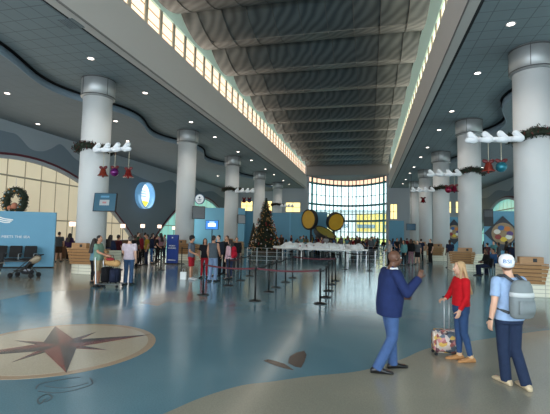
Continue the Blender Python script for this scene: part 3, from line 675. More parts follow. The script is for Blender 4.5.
WHERE = dict(a='nearest queue post left of the hall middle', b='queue post second along the left belt row', c='queue post third along the left belt row', d='queue post fourth along the left belt row', e='queue post farthest along the left belt row', f='nearest queue post of the close right belt row', g='queue post second in the close right belt row', h='queue post third in the close right belt row', i='queue post fourth in the close right belt row', j='farthest queue post of the close right belt row', k='queue post just left of the Christmas tree front', l='lone queue post near the snow display table end', m='queue post in front of the man in grey vest', n='queue post at the feet of the woman with red backpack', o='queue post between red backpack woman and tree', p='queue post right of the royal blue sign', q='queue post left of the royal blue sign', r='small queue post behind the standing group', s='queue post beside the middle of the snow display table')
for k in PP: stanchion(PP[k], WHERE[k])
m_beltR = mat((84, 26, 36), .7); m_beltK = mat((24, 26, 28), .7)
def belt(a, b, m, lab):
    a, b = PP[a], PP[b]; d = (b-a).normalized(); n_ = Vector((-d.y, d.x, 0))*.004; bm = NB(); rs = []
    for i in range(9):
        t = i/8; p = a.lerp(b, t)+d*(.04*(1-2*t)); z = .93-.05*math.sin(PI*t)
        rs.append([Vector((p.x, p.y, z-.025))-n_, Vector((p.x, p.y, z-.025))+n_, Vector((p.x, p.y, z+.025))+n_, Vector((p.x, p.y, z+.025))-n_])
    rings(bm, rs); o = link('queue_belt', bm, m); tag(o, lab, 'queue belt', 'queue belts')
NM = dict(a='nearest left post', b='second left row post', c='third left row post', d='fourth left row post', e='farthest left row post', f='nearest right row post', g='second right row post', h='third right row post', i='fourth right row post', j='farthest right row post', k='post left of the tree', m='post before the grey vest man', n='post by the red backpack woman', o='post between backpack and tree', p='post right of the blue sign', r='post behind the group', q='post left of the blue sign', s='post mid display table', l='lone post at table end')
for a, b, m in (('a', 'f', m_beltR), ('m', 'a', m_beltR), ('e', 'j', m_beltR), ('n', 'o', m_beltR), ('a', 'b', m_beltK), ('b', 'c', m_beltK), ('c', 'd', m_beltK), ('d', 'e', m_beltK), ('f', 'g', m_beltK), ('g', 'h', m_beltK), ('h', 'i', m_beltK), ('i', 'j', m_beltK), ('o', 'k', m_beltK), ('p', 'r', m_beltK), ('s', 'l', m_beltK)):
    belt(a, b, m, '%s queue belt from %s to %s' % ('crimson' if m is m_beltR else 'black', NM[a], NM[b]))
# ------------------------------------------------------------------ snow display table with its rails, dishes, tree
tY = 28.5
x0, x1 = AY(266, 250, tY).x, AY(368, 252, tY).x
t = empty('snow_display_table', (x0, tY, 0), 0, 'long white snow covered display table in the middle of the hall', 'table')
W = x1-x0; pts = [(0, 2.2), (W*.12, .6), (W*.35, 0), (W*.8, 0), (W, .5), (W*.92, 4), (W*.7, 7), (W*.3, 7), (W*.05, 4.5)]
bm = NB(); prism(bm, pts, 'z', .78, .9); link('tabletop', bm, m_white, t)
for (x, y) in ((.8, 2.2), (W*.35, .5), (W*.8, .5), (W-.5, 1.2), (W*.9, 3.8), (W*.3, 6.5), (W*.7, 6.5)):
    link('leg', B(x-.04, x+.04, y-.04, y+.04, 0, .78), m_white, t)
rnd = random.Random(9); bm = NB(); br = NB()
for _ in range(150):
    x = rnd.uniform(.08, .92)*W; y = rnd.uniform(1.0, 6.2)
    if x < W*.12 and y < 2.4: continue
    r = rnd.uniform(.12, .4); ell(bm, (x, y, .9), (r, r, rnd.uniform(.08, .34)), n=10, m=6)
    if rnd.random() < .25: ell(br, (x, y-.1, 1.0), (.06, .06, .08), n=8, m=5)
link('snow_mound', bm, mat((232, 236, 238), .8, noise_amt=.1, nscale=6), t, True)['kind'] = 'stuff'
link('red_flower', br, mat((140, 40, 50), .7), t)['kind'] = 'stuff'
def barrier(p0, p1, n, lab, h=.95):
    d = p1-p0; a = math.atan2(d.y, d.x); L_ = d.length; t = empty('steel_barrier', (p0.x, p0.y, 0), a, lab, 'barrier', 'low steel barriers')
    for k in range(n): bm = NB(); tube(bm, [(L_*k/(n-1), 0, 0), (L_*k/(n-1), 0, h)], .028, 6); link('post', bm, m_steel, t)
    for z in (h, h*.72, h*.44, h*.16): bm = NB(); tube(bm, [(0, 0, z), (L_, 0, z)], .018, 6); link('rail', bm, m_steel, t)
barrier(G(247, 262), G(297, 264), 6, 'low steel barrier below the Christmas tree')
barrier(G(348, 266.5), G(384, 266.5), 5, 'low steel barrier right of the snow display table')
barrier(G(368, 258), G(398, 257), 4, 'low steel barrier before the far right crowd')
# yellow dishes
def dish(c, r, nrm, lab, post=True):
    t = empty('dish_sculpture', (c.x, c.y, 0), 0, lab, 'sculpture', 'yellow dish sculptures')
    q = Vector(nrm).normalized().to_track_quat('Z', 'Y').to_matrix()
    bm = NB(); lathe(bm, [(r*.8, -.6), (r*1.02, -.4), (r*1.04, .05), (r*.98, .08), (r*.9, .0), (.02, -.05)], 40)
    bmesh.ops.transform(bm, matrix=Matrix.Translation((0, 0, c.z)) @ q.to_4x4(), verts=bm.verts); link('rim', bm, mat((26, 24, 26), .5), t)
    bm = NB(); lathe(bm, [(.02, .0), (r*.9, .03), (r*.9, .02), (.02, -.02)], 40)
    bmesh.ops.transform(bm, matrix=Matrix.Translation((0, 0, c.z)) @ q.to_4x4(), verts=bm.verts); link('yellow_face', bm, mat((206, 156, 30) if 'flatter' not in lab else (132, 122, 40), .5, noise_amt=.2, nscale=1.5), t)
    bm = NB(); b_ = Vector(nrm).normalized(); tube(bm, [(-b_.x*.4, -b_.y*.4+.1, c.z-.4), (-b_.x*.4, .3, 0)], .12, 10); link('stand', bm, mat((40, 40, 44), .6), t)
dY = 43.2
c1 = AY(308.5, 219.5, dY); dish(c1, 1.1, (-.62, -.78, -.02), 'upright yellow dish with thick black rim, leftmost of the three')
c2 = AY(336, 222, dY); dish(c2, 1.0, (.55, -.72, -.25), 'yellow dish with black rim tilted left, rightmost of the three')
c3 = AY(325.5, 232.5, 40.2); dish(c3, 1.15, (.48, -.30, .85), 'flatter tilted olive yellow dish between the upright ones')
# Christmas tree
tp = G(265, 255, 0); tp = Vector((AY(265, 250, 35).x, 35.0, 0))
t = empty('christmas_tree', tp, 0, 'tall dark Christmas tree covered in warm lights and baubles', 'christmas tree')
rnd = random.Random(12); bm = NB(); HT = 5.3; lathe(bm, [(1.15, .45), (.95, .9), (.55, 2.6), (.04, HT-.15)], 20)
for k in range(7000):
    h = (1-math.sqrt(rnd.random()))*(HT-.5)+.4; R_ = 1.38*(1-(h-.4)/(HT-.35))+.03; R_ *= .92+.12*math.sin(h*9); a = rnd.uniform(0, 2*PI)
    p = Vector((R_*math.cos(a), R_*math.sin(a), h)); d = Vector((math.cos(a), math.sin(a), -.35)).normalized()*rnd.uniform(.08, .16); u = d.cross(Vector((0, 0, 1))).normalized()*.04
    v = [bm.verts.new(x) for x in (p-d, p+u, p+d, p-u)]; bm.faces.new(v)
link('foliage', bm, mat((40, 52, 38), .9, noise_amt=.5, nscale=5), t)
bm = NB(); lathe(bm, [(.12, 0), (.12, .6)], 10); link('trunk', bm, mat((60, 44, 32), .9), t)
bm = NB(); lathe(bm, [(1.0, 0), (1.1, .02), (.95, .38), (.4, .45)], 24); link('tree_skirt', bm, mat((84, 74, 64), .8), t)
for nm, cc, n_, em, r in (('warm_light', (255, 196, 120), 130, 1.2, .018), ('gold_bauble', (140, 100, 50), 80, 0, .06), ('red_bauble', (150, 40, 40), 60, 0, .07), ('silver_bauble', (170, 176, 180), 40, 0, .07)):
    bm = NB()
    for k in range(n_):
        h = (1-math.sqrt(rnd.random()))*(HT-.6)+.45; R_ = 1.42*(1-(h-.4)/(HT-.35))+.05; a = rnd.uniform(0, 2*PI); ell(bm, (R_*math.cos(a), R_*math.sin(a), h), (r, r, r), n=6, m=4)
    link(nm, bm, mat(cc, .35, metal=0 if em else .5, emit=em), t)['kind'] = 'stuff'
t = empty('christmas_tree', (tp.x-1.9, tp.y+2.6, 0), 0, 'small bare dark tree left of the tall Christmas tree', 'christmas tree')
bm = NB(); lathe(bm, [(.5, .3), (.35, 1.4), (.04, 2.9)], 14)
for k in range(900):
    h = (1-math.sqrt(rnd.random()))*2.5+.3; R_ = .6*(1-(h-.3)/2.7)+.03; a = rnd.uniform(0, 2*PI); p = Vector((R_*math.cos(a), R_*math.sin(a), h)); d = Vector((math.cos(a), math.sin(a), -.3))*.1; u = d.cross(Vector((0, 0, 1))).normalized()*.03
    bm.faces.new([bm.verts.new(x) for x in (p-d, p+u, p+d, p-u)])
link('foliage', bm, mat((48, 50, 42), .9), t); bm = NB(); lathe(bm, [(.08, 0), (.08, .4)], 8); link('trunk', bm, mat((60, 44, 32), .9), t)
# ------------------------------------------------------------------ people
def remesh(name, bm, vox, m, parent, smooth_it=2, split=None):
    me = bpy.data.meshes.new(name); bmesh.ops.recalc_face_normals(bm, faces=bm.faces); bm.to_mesh(me); bm.free()
    o = bpy.data.objects.new(name, me); COL.objects.link(o)
    r = o.modifiers.new('r', 'REMESH'); r.mode = 'VOXEL'; r.voxel_size = vox; r.use_smooth_shade = True
    if smooth_it: q = o.modifiers.new('s', 'SMOOTH'); q.factor = .5; q.iterations = smooth_it
    dg = bpy.context.evaluated_depsgraph_get(); m2 = bpy.data.meshes.new_from_object(o.evaluated_get(dg)); bpy.data.objects.remove(o); bpy.data.meshes.remove(me)
    m2.name = name; m2.materials.clear(); m2.materials.append(m)
    for p in m2.polygons: p.use_smooth = True
    o = bpy.data.objects.new(name, m2); COL.objects.link(o); o.parent = parent; return o
V = Vector
def rot_to(d, deg_axis=(1, 0, 0)): return d
BASE = dict(hipR=(.09, 0, .93), hipL=(-.09, 0, .93), kneeR=(.10, .02, .50), kneeL=(-.10, .02, .50), ankR=(.10, -.02, .085), ankL=(-.10, -.02, .085),
            toeR=(.12, .16, .03), toeL=(-.12, .16, .03), pel=(0, 0, .96), waist=(0, 0, 1.10), chest=(0, 0, 1.30), neck=(0, -.01, 1.47), head=(0, .02, 1.64),
            shR=(.185, -.01, 1.42), shL=(-.185, -.01, 1.42), elR=(.235, -.03, 1.14), elL=(-.235, -.03, 1.14), wrR=(.235, .05, .90), wrL=(-.235, .05, .90),
            hdR=(.0, .25, -1), hdL=(.0, .25, -1), hyaw=0, hpit=0, wide=1.0, belly=0)
def loft(bm, R_, n=20):
    """R_: list of (centre, rx, ry)"""
    rings(bm, [[V((c[0]+rx*math.copysign(abs(math.cos(2*PI*k/n))**.85, math.cos(2*PI*k/n)), c[1]+ry*math.copysign(abs(math.sin(2*PI*k/n))**.85, math.sin(2*PI*k/n)), c[2])) for k in range(n)] for c, rx, ry in R_])
def torso(bm, J, g=0.0, z0=.86, z1=1.5, w=1.0, belly=0.0):
    P = [(.84, .165, .112), (.95, .170, .118), (1.03, .155, .11), (1.12, .146, .104), (1.22, .158, .110), (1.32, .170, .116), (1.39, .168, .104), (1.44, .125, .078), (1.475, .075, .06), (1.52, .056, .056)]
    pel, wa, ch, nk = V(J['pel']), V(J['waist']), V(J['chest']), V(J['neck']); out = []
    K = [(.84, pel+V((0, 0, -.12))), (.96, pel), (1.10, wa), (1.30, ch), (1.47, nk), (1.52, nk+V((0, .005, .05)))]
    def at(z):
        for (a, p), (b, q) in zip(K, K[1:]):
            if z <= b: return p.lerp(q, (z-a)/(b-a))
        return K[-1][1]
    zs = sorted({z for z, _, _ in P if z0 < z < z1} | {z0, z1})
    def rad(z):
        for (a, x, y), (b, x2, y2) in zip(P, P[1:]):
            if z <= b: t = max(0, (z-a)/(b-a)); return x+(x2-x)*t, y+(y2-y)*t
        return P[-1][1:]
    for z in zs:
        rx, ry = rad(z); c = at(z); b = belly*math.exp(-((z-1.08)/.12)**2)
        out.append((c+V((0, b*.6, 0)), rx*w+g, ry+g+b))
    loft(bm, out)
def fingers(bm, w, d, side, r=.0085, curl=.5, n=8, pn=None):
    """palm, four fingers and a thumb; d along the hand, pn = palm normal (towards which the fingers curl)"""
    d = V(d).normalized(); pn = V(pn or (-side, .2, 0)); pn = (pn-d*pn.dot(d)).normalized(); s = d.cross(pn).normalized()*(side)
    w = V(w)
    # s points to the thumb side
    if s.y < 0 and abs(s.y) > .3: s = -s
    for k in (-1.1, -.35, .4, 1.1): capsule(bm, w+s*k*.016, .017, w+d*.085+s*k*.022, .0135, n)
    Ls = (.058, .070, .078, .070)
    for k, L_ in zip((-1.5, -.5, .5, 1.5), Ls):
        b = w+d*.085+s*k*.0195; q = (d*math.cos(curl*.6)+pn*math.sin(curl*.6)); p1 = b+q*L_*.55; q2 = (d*math.cos(curl*1.7)+pn*math.sin(curl*1.7)); p2 = p1+q2*L_*.5
        capsule(bm, b-d*.02, r*1.08, p1, r, n); capsule(bm, p1, r, p2, r*.85, n)
    b = w+d*.025+s*.028; q = (d*.6+s*.75+pn*.25).normalized(); p1 = b+q*.042; p2 = p1+(d*.85+s*.3+pn*.4).normalized()*.034
    capsule(bm, b, r*1.35, p1, r*1.15, n); capsule(bm, p1, r*1.15, p2, r*.95, n)
def head_m(J):
    return Matrix.Translation(V(J['head'])) @ Matrix.Rotation(J['hyaw'], 4, 'Z') @ Matrix.Rotation(J['hpit'], 4, 'X')
def tr(bm, n0, M_):
    bm.verts.ensure_lookup_table(); bmesh.ops.transform(bm, matrix=M_, verts=bm.verts[n0:])
SKIN = mat((214, 168, 142), .55, spec=.35); SKIN_D = mat((98, 66, 50), .5, spec=.35); SKIN_T = mat((182, 132, 104), .55, spec=.35)
DENIM = cloth((44, 62, 96)); DENIM_L = cloth((112, 132, 160)); HAIR_D = mat((30, 22, 18), .6, noise_amt=.3, nscale=30); HAIR_B = mat((186, 150, 108), .55, noise_amt=.3, nscale=30); HAIR_G = mat((86, 80, 76), .7)
def person(name, loc, rz, H, label, J=None, top=None, bottom=None, hair=('short', HAIR_D), skin=SKIN, shoe=mat((36, 34, 34), .6), cap=None, vox=.014, cvox=None, face=True, group=None, fem=False, pnR=None, pnL=None, curl=(.5, .5), extra=None, detail=False):
    """top: dict(m, sleeve 'long|short|none', z0); bottom: dict(m, kind)"""
    j = dict(BASE); j.update(J or {}); J = j; cvox = cvox or vox
    root = empty(name, loc, rz, label, 'person', group); root.scale = (H/1.75,)*3
    w = J['wide']*(.93 if fem else 1.0)
    bm = NB(); torso(bm, J, 0, .86, 1.52, w, J['belly'])
    for s in 'RL':
        sg = 1 if s == 'R' else -1
        hp, kn, an, to = (V(J[k+s]) for k in ('hip', 'knee', 'ank', 'toe'))
        capsule(bm, hp, .085, kn, .053); mid = kn.lerp(an, .28)+V((0, -.012, 0)); capsule(bm, kn, .052, mid, .054); capsule(bm, mid, .053, an, .035)
        heel = an+V((0, 0, -.045))-(to-an).normalized()*.03; capsule(bm, heel, .033, to, .028); capsule(bm, an, .036, heel, .034)
        sh, el, wr = (V(J[k+s]) for k in ('sh', 'el', 'wr'))
        sh = V((sh.x*w, sh.y, sh.z)); ch = V(J['chest'])+V((sg*.06, 0, .08)); capsule(bm, ch, .07, sh, .058); capsule(bm, sh, .056, el, .041); m2 = el.lerp(wr, .3); capsule(bm, el, .041, m2, .043); capsule(bm, m2, .042, wr, .027)
        fingers(bm, wr, J['hd'+s], sg, max(.0085, vox*.8), curl[0 if s == 'R' else 1], pn=pnR if s == 'R' else pnL)
    nk = V(J['neck']); hd = V(J['head']); capsule(bm, nk+V((0, 0, -.04)), .062, hd+V((0, -.02, -.06)), .052)
    n0 = len(bm.verts); ell(bm, (0, -.01, .025), (.074, .094, .094)); ell(bm, (0, .022, -.045), (.058, .066, .068)); ell(bm, (0, .055, -.088), (.028, .026, .024))
    capsule(bm, (0, .082, .018), .010, (0, .106, -.022), .014); ell(bm, (0, .075, .035), (.05, .014, .012))
    ell(bm, (.034, .066, -.03), (.022, .018, .02)); ell(bm, (-.034, .066, -.03), (.022, .018, .02))
    for sg in (1, -1): ell(bm, (sg*.076, -.008, -.005), (.010, .020, .032))
    tr(bm, n0, head_m(J))
    remesh('body', bm, vox, skin, root, 1)
    if face:
        for sg in (1, -1):
            bm = NB(); ell(bm, (sg*.030, .083, .012), (.013, .008, .008), n=10, m=6); tr(bm, 0, head_m(J)); ey = link('eye', bm, mat((228, 222, 214), .3), root, True)
            bm = NB(); ell(bm, (sg*.030, .0905, .012), (.006, .003, .006), n=8, m=6); tr(bm, 0, head_m(J)); link('iris', bm, mat((40, 28, 22), .3), ey, True)
        bm = NB(); capsule(bm, (-.022, .084, -.058), .005, (.022, .084, -.058), .005, 8); tr(bm, 0, head_m(J)); link('mouth', bm, mat((150, 84, 76), .5), root, True)
    # hair
    kind, hm = hair
    if kind != 'bald':
        bm = NB(); n0 = 0
        ell(bm, (0, -.028, .042), (.084, .094, .090)); ell(bm, (0, -.055, -.0), (.078, .062, .078))
        if kind in ('long', 'blond'):
            Lh = .43
            for k in range(-3, 4): capsule(bm, (k*.022, -.06, .02), .035, (k*.034, -.075-Lh*.22, -Lh), .028, 8)
            for sg in (1, -1): capsule(bm, (sg*.070, -.01, .03), .026, (sg*.085, .015, -Lh*.75), .018, 8); capsule(bm, (sg*.05, .03, .09), .022, (sg*.074, .005, -.02), .022, 8)
        if kind == 'bun': ell(bm, (0, -.11, .08), (.045, .045, .045)); 
        if kind == 'tail': capsule(bm, (0, -.10, .04), .03, (0, -.14, -.16), .02)
        tr(bm, 0, head_m(J)); remesh('hair', bm, max(.010, vox*.8), hm, root, 1)
    if cap:
        cm, kindc = cap; bm = NB(); lathe(bm, [(.094, .0), (.100, .05), (.094, .10), (.068, .138), (.02, .155), (.004, .156)], 24)
        for v in bm.verts: v.co.z += (v.co.y*.35 if v.co.z < .08 else 0); v.co.y = v.co.y*1.14-.012
        tr(bm, 0, head_m(J)); cp = link('cap', bm, cm, root, True)
        bm = NB(); rings(bm, [[(.07*math.cos(a)*q, .08+.075*math.sin(a)*q+.0, .040-.02*math.sin(a)+dz) for a in [PI*k/10 for k in range(11)]] for q, dz in ((1.0, 0), (1.0, .008))]); tr(bm, 0, head_m(J)); link('brim', bm, cm, cp, False)
    # trousers
    if bottom:
        g = bottom.get('g', .012); k = bottom['kind']; bm = NB()
        torso(bm, J, .014, .85, 1.04, w*.98, J['belly']*.8)
        for s in 'RL':
            hp, kn, an = (V(J[q+s]) for q in ('hip', 'knee', 'ank'))
            if k == 'skinny': capsule(bm, hp, .092, kn, .062); mid = kn.lerp(an, .28)+V((0, -.012, 0)); capsule(bm, kn, .062, mid, .062); capsule(bm, mid, .061, an+(kn-an)*.06, .046, flat1=True)
            elif k == 'jeans': capsule(bm, hp, .100, kn, .076); capsule(bm, kn, .076, an+V((0, .0, -.035)), .072, flat1=True)
            elif k == 'shorts': capsule(bm, hp, .104, hp.lerp(kn, .92), .093, flat1=True)
            elif k == 'short shorts': capsule(bm, hp, .102, hp.lerp(kn, .5), .098, flat1=True)
        if k == 'skirt': loft(bm, [(V((0, 0, .55)), .24, .2), (V((0, 0, .95)), .175, .125)])
        remesh('trousers' if k in ('jeans', 'skinny') else ('skirt' if k == 'skirt' else 'shorts'), bm, cvox, bottom['m'], root, 2)
    if top:
        z0 = top.get('z0', .90); g = top.get('g', .022); bm = NB(); torso(bm, J, g, z0, 1.475, w, J['belly'])
        for s in 'RL':
            sg = 1 if s == 'R' else -1
            sh, el, wr = (V(J[q+s]) for q in ('sh', 'el', 'wr')); sh = V((sh.x*w, sh.y, sh.z)); ch = V(J['chest'])+V((sg*.06, 0, .08))
            if top['sleeve'] == 'none': capsule(bm, ch, .085, sh*1.0+V((-sg*.02, 0, -.005)), .064); continue
            capsule(bm, ch, .085, sh, .072)
            if top['sleeve'] == 'short': capsule(bm, sh, .072, sh.lerp(el, .72), .066, flat1=True)
            else: r = top.get('r', .054); capsule(bm, sh, .072, el, r+.004); capsule(bm, el, r+.004, el.lerp(wr, .95), r-.010, flat1=True)
        if top.get('hood'): capsule(bm, V(J['neck'])+V((-.05, -.06, 0)), .045, V(J['neck'])+V((.05, -.06, 0)), .045)
        remesh(top.get('name', 'shirt'), bm, cvox, top['m'], root, 2)
    for s in 'RL':
        an, to = V(J['ank'+s]), V(J['toe'+s]); d = V((to.x-an.x, to.y-an.y, 0)).normalized(); u = V((-d.y, d.x, 0)); rs = []
        pit = (to.z-.03)-(an.z-.085)
        h0 = an.z-.085
        c0 = V((an.x, an.y, 0))
        for t, wd_, hh in ((-.085, .030, .055), (-.065, .042, .085), (0, .046, .105), (.07, .046, .085), (.13, .052, .062), (.19, .050, .05), (.225, .034, .038), (.24, .012, .02)):
            zb = h0+max(-.0, 0)+(to.z-.03-h0)*max(0, min(1, (t+.05)/.2)); c = c0+d*t
            rs.append([c+u*wd_*math.cos(2*PI*q/12)+V((0, 0, zb+max(0.0, hh*.5+hh*.5*math.sin(2*PI*q/12)) if math.sin(2*PI*q/12) > -.75 else zb)) for q in range(12)])
        bm = NB(); rings(bm, rs); sh_ = link('shoe', bm, shoe, root, True)
    if detail: return root, J
    return root
def face_to(a, b): return math.atan2(-(b[0]-a[0]), b[1]-a[1])
# --- the three travellers in the foreground
man_p = Vector((.30, 6.17, 0)); girl_p = Vector((1.46, 6.98, 0)); bp_p = Vector((1.86, 6.02, 0))
NAVY = cloth((32, 44, 84))
JM = dict(hipR=(.09, .02, .93), hipL=(-.09, .0, .93), kneeR=(.10, .02, .50), kneeL=(-.10, .08, .50), ankR=(.10, -.22, .09), ankL=(-.09, .10, .085), toeR=(.14, -.05, .03), toeL=(-.10, .28, .03),
          chest=(0, .03, 1.30), neck=(0, .04, 1.46), head=(0, .09, 1.62), shR=(.20, .02, 1.41), shL=(-.20, .02, 1.41), elR=(.30, .14, 1.16), wrR=(.22, .36, 1.36), hdR=(-.1, .35, .9), elL=(-.25, .06, 1.14), wrL=(-.16, .26, 1.02), hdL=(.3, .8, .1), hyaw=.1, wide=1.06, belly=.03)
m_, J_ = person('person', man_p, face_to((0, 0), (1, .35)), 1.77, 'bald man in navy blazer and light blue trousers gesturing with raised hand', JM, dict(m=NAVY, sleeve='long', z0=.80, g=.052, r=.070, name='blazer'), dict(m=cloth((66, 90, 132)), kind='jeans'), ('bald', HAIR_G), SKIN_D, mat((22, 20, 22), .3), vox=.0075, cvox=.011, curl=(.7, .6), pnR=(-1, .3, 0), detail=True)
bm = NB(); torso(bm, J_, .028, 1.10, 1.50, 1.0, 0.0); 
for v in list(bm.verts): 
    if v.co.y < .0: v.co.y = v.co.y*.2
o = remesh('white_shirt', bm, .012, mat((222, 222, 226), .8), m_, 1)
bm = NB()
for sg in (1, -1): tube(bm, [V((sg*.06, .02, 1.50)), V((sg*.075, .10, 1.44)), V((sg*.06, .185, 1.34)), V((sg*.012, .225, 1.16))], .018, 6)
link('lapels', bm, NAVY, m_, True)
bm = NB()
for z in (1.12, 1.02): ell(bm, (.0, .222, z), (.009, .008, .009), n=8, m=6)
link('buttons', bm, m_black, m_)
# woman
JG = dict(hipR=(.085, 0, .93), hipL=(-.085, 0, .93), kneeR=(.07, .02, .50), kneeL=(-.07, -.02, .50), ankR=(.08, .0, .085), ankL=(-.07, -.13, .085), toeR=(.10, .17, .03), toeL=(-.09, .03, .03),
          elR=(.24, .08, 1.17), wrR=(.18, .20, 1.06), hdR=(-.1, 1, -.1), elL=(-.22, .0, 1.15), wrL=(-.20, .12, .92), hdL=(.0, .3, -1), head=(0, .03, 1.64), hyaw=-.05)
g_, J_ = person('person', girl_p, face_to((0, 0), (-1, -.25)), 1.57, 'blonde woman in red jumper and jeans holding a suitcase handle', JG, dict(m=cloth((196, 24, 34)), sleeve='long', z0=.98, g=.026, r=.050, name='jumper'), dict(m=cloth((50, 74, 112)), kind='skinny'), ('blond', HAIR_B), SKIN, mat((176, 126, 78), .8), vox=.0075, cvox=.011, fem=True, curl=(.9, .5), pnR=(0, 0, -1), detail=True)
for s in 'RL':
    a = V(J_['ank'+s]); bm = NB(); capsule(bm, a+V((0, 0, .0)), .045, a+V((0, 0, .045)), .05, 14, flat1=True); link('boot_lining', bm, mat((206, 170, 130), .9), g_, True)
# capped traveller with backpack
JB = dict(hipR=(.09, 0, .93), hipL=(-.09, .02, .93), kneeR=(.09, .0, .50), kneeL=(-.05, .06, .51), ankR=(.13, -.14, .085), ankL=(.01, .08, .085), toeR=(.17, .03, .03), toeL=(.0, .26, .03),
          neck=(0, .0, 1.47), head=(0, .03, 1.64), elR=(.26, .0, 1.16), wrR=(.22, .16, .98), hdR=(-.1, .6, -.6), elL=(-.26, -.04, 1.14), wrL=(-.27, .02, .88), hdL=(.02, .25, -1), hyaw=-.62, wide=1.06, belly=.02)
b_, J_ = person('person', bp_p, face_to((0, 0), (-.45, 1)), 1.72, 'man in white cap and pale blue shirt wearing grey backpack', JB, dict(m=cloth((150, 174, 206)), sleeve='short', z0=.90, g=.024), dict(m=cloth((36, 48, 72)), kind='jeans'), ('short', mat((110, 80, 60), .7)), SKIN, mat((196, 176, 144), .7), vox=.0075, cvox=.011, curl=(.5, .5), face=True, cap=(mat((238, 238, 240), .7), 'w'), detail=True)
bm = NB(); loft(bm, [(V((0, .0, .915)), .182, .128), (V((0, .0, .95)), .182, .128)]); link('belt', bm, mat((34, 26, 24), .5), b_, True)
bm = NB(); tube(bm, [V((-.27, .02, .895)), V((-.272, .02, .925))], .034, 14); link('watch', bm, m_black, b_, True)
tx = text_mesh('cap_lettering', 'BSI', .075, mat((60, 120, 180), .6), b_, (0, 0, 0), (0, 0, 0), ext=.004, width=.095)
for v in tx.data.vertices:
    q = V((v.co.x, -.128+(v.co.x**2)*6-v.co.z, v.co.y*1.0+.052)); v.co = head_m(J_) @ q
def backpack(parent, m, m2, s=1.0, y=-.14, mesh=False, detail=True):
    bp = bpy.data.objects.new('backpack', None)
    bm = NB(); R_ = []
    for z, rx, ry in ((.96, .12, .05), (.98, .155, .085), (1.10, .165, .105), (1.26, .160, .10), (1.38, .14, .085), (1.445, .11, .06), (1.46, .06, .03)): R_.append((V((0, y-.085, z)), rx*s, ry*s))
    loft(bm, R_, 24)
    o = link('backpack', bm, m, parent, True)
    bm = NB(); loft(bm, [(V((0, y-.165*1, 1.02)), .12*s, .03), (V((0, y-.18, 1.10)), .125*s, .035), (V((0, y-.175, 1.20)), .12*s, .025)], 16); link('front_pocket', bm, m, o, True)
    bm = NB(); loft(bm, [(V((0, y-.088, 1.245)), .163*s, .107*s), (V((0, y-.088, 1.30)), .157*s, .103*s)], 24); link('pale_band', bm, m2, o, True)
    for sg in (1, -1):
        bm = NB(); tube(bm, [V((sg*.085, y-.03, 1.44)), V((sg*.10, -.04, 1.505)), V((sg*.12, .05, 1.49)), V((sg*.135, .125, 1.38)), V((sg*.15, .13, 1.2)), V((sg*.175, .02, 1.05)), V((sg*.14, y-.02, 1.02))], .020, 8); link('strap', bm, mat((60, 64, 68), .8), o, True)
    return o
backpack(b_, mat((122, 130, 132), .8, noise_amt=.1, nscale=12), mat((196, 200, 200), .8))
# suitcase beside the woman
hp_ = AY(445.5, 299, 6.75); sq = G(445, 354.5, 0); t = empty('suitcase', (sq.x, sq.y, 0), .12, 'small patterned rolling suitcase with extended handle', 'suitcase')
bm = NB(); box(bm, -.20, .24, -.12, .12, .05, .41); bmesh.ops.bevel(bm, geom=list(bm.edges), offset=.035, segments=3, affect='EDGES')
def patch_mat():
    m = bpy.data.materials.new('patterned'); m.use_nodes = True; nt = m.node_tree; b = nt.nodes['Principled BSDF']; tc = nt.nodes.new('ShaderNodeTexCoord')
    v = nt.nodes.new('ShaderNodeTexVoronoi'); v.inputs['Scale'].default_value = 17; nt.links.new(tc.outputs['Object'], v.inputs['Vector']); sp = nt.nodes.new('ShaderNodeSeparateColor'); nt.links.new(v.outputs['Color'], sp.inputs[0])
    cr = nt.nodes.new('ShaderNodeValToRGB'); cr.color_ramp.interpolation = 'CONSTANT'; cs = [(206, 190, 180), (160, 90, 84), (214, 176, 90), (120, 84, 92), (222, 206, 190), (96, 108, 120), (196, 130, 130), (70, 60, 64)]
    e = cr.color_ramp.elements; e[0].color = s2l(cs[0]); e[1].position = .14; e[1].color = s2l(cs[1])
    for k in range(2, 8): q = e.new(k*.14); q.color = s2l(cs[k])
    nt.links.new(sp.outputs[0], cr.inputs[0]); nt.links.new(cr.outputs[0], b.inputs['Base Color']); b.inputs['Roughness'].default_value = .4; return m
link('shell', bm, patch_mat(), t, True)
for x in (-.17, .15):
    for y in (-.09, .09): bm = NB(); ell(bm, (x, y, .028), (.028, .018, .028), n=12, m=8); link('wheel', bm, m_blackrub, t, True)
bm = NB(); 
for x in (.02, .10): tube(bm, [(x-.03, -.0, .40), (x-.03, 0, .95)], .008, 8)
link('telescopic_handle', bm, mat((200, 202, 205), .3, metal=.6), t, True)
bm = NB(); capsule(bm, (-.03, 0, .96), .014, (.10, 0, .96), .014); link('grip', bm, m_black, t, True)
# --- people in the middle ground
KH = cloth((168, 148, 116)); BLK = cloth((26, 26, 30)); RED = cloth((150, 26, 38)); GRY = cloth((92, 98, 108)); WHT = cloth((206, 202, 204)); TEAL = cloth((104, 166, 172)); PNK = cloth((206, 168, 176)); OLV = cloth((104, 132, 112))
def at_px(px, py, H=1.72): p = G(px, py, 0); return p
def sway(seed):
    r = random.Random(seed)
    return dict(kneeR=(.10, .03, .50), ankR=(.12, .02+r.uniform(-.06, .06), .085), toeR=(.16, .20, .03), ankL=(-.11, r.uniform(-.08, .04)-.02, .085), toeL=(-.15, .16, .03), elR=(.25, -.03+r.uniform(0, .06), 1.15), wrR=(.20, .14+r.uniform(0, .1), .98+r.uniform(-.06, .1)), hdR=(-.2, .8, -.3), hyaw=r.uniform(-.4, .4))
def bagpush(): return dict(elR=(.25, .10, 1.20), wrR=(.20, .38, 1.08), hdR=(-.1, 1, -.1), elL=(-.24, .06, 1.15), wrL=(-.18, .26, 1.02), hdL=(.1, 1, -.1))
cp = (mat((24, 24, 28), .8), 'b')
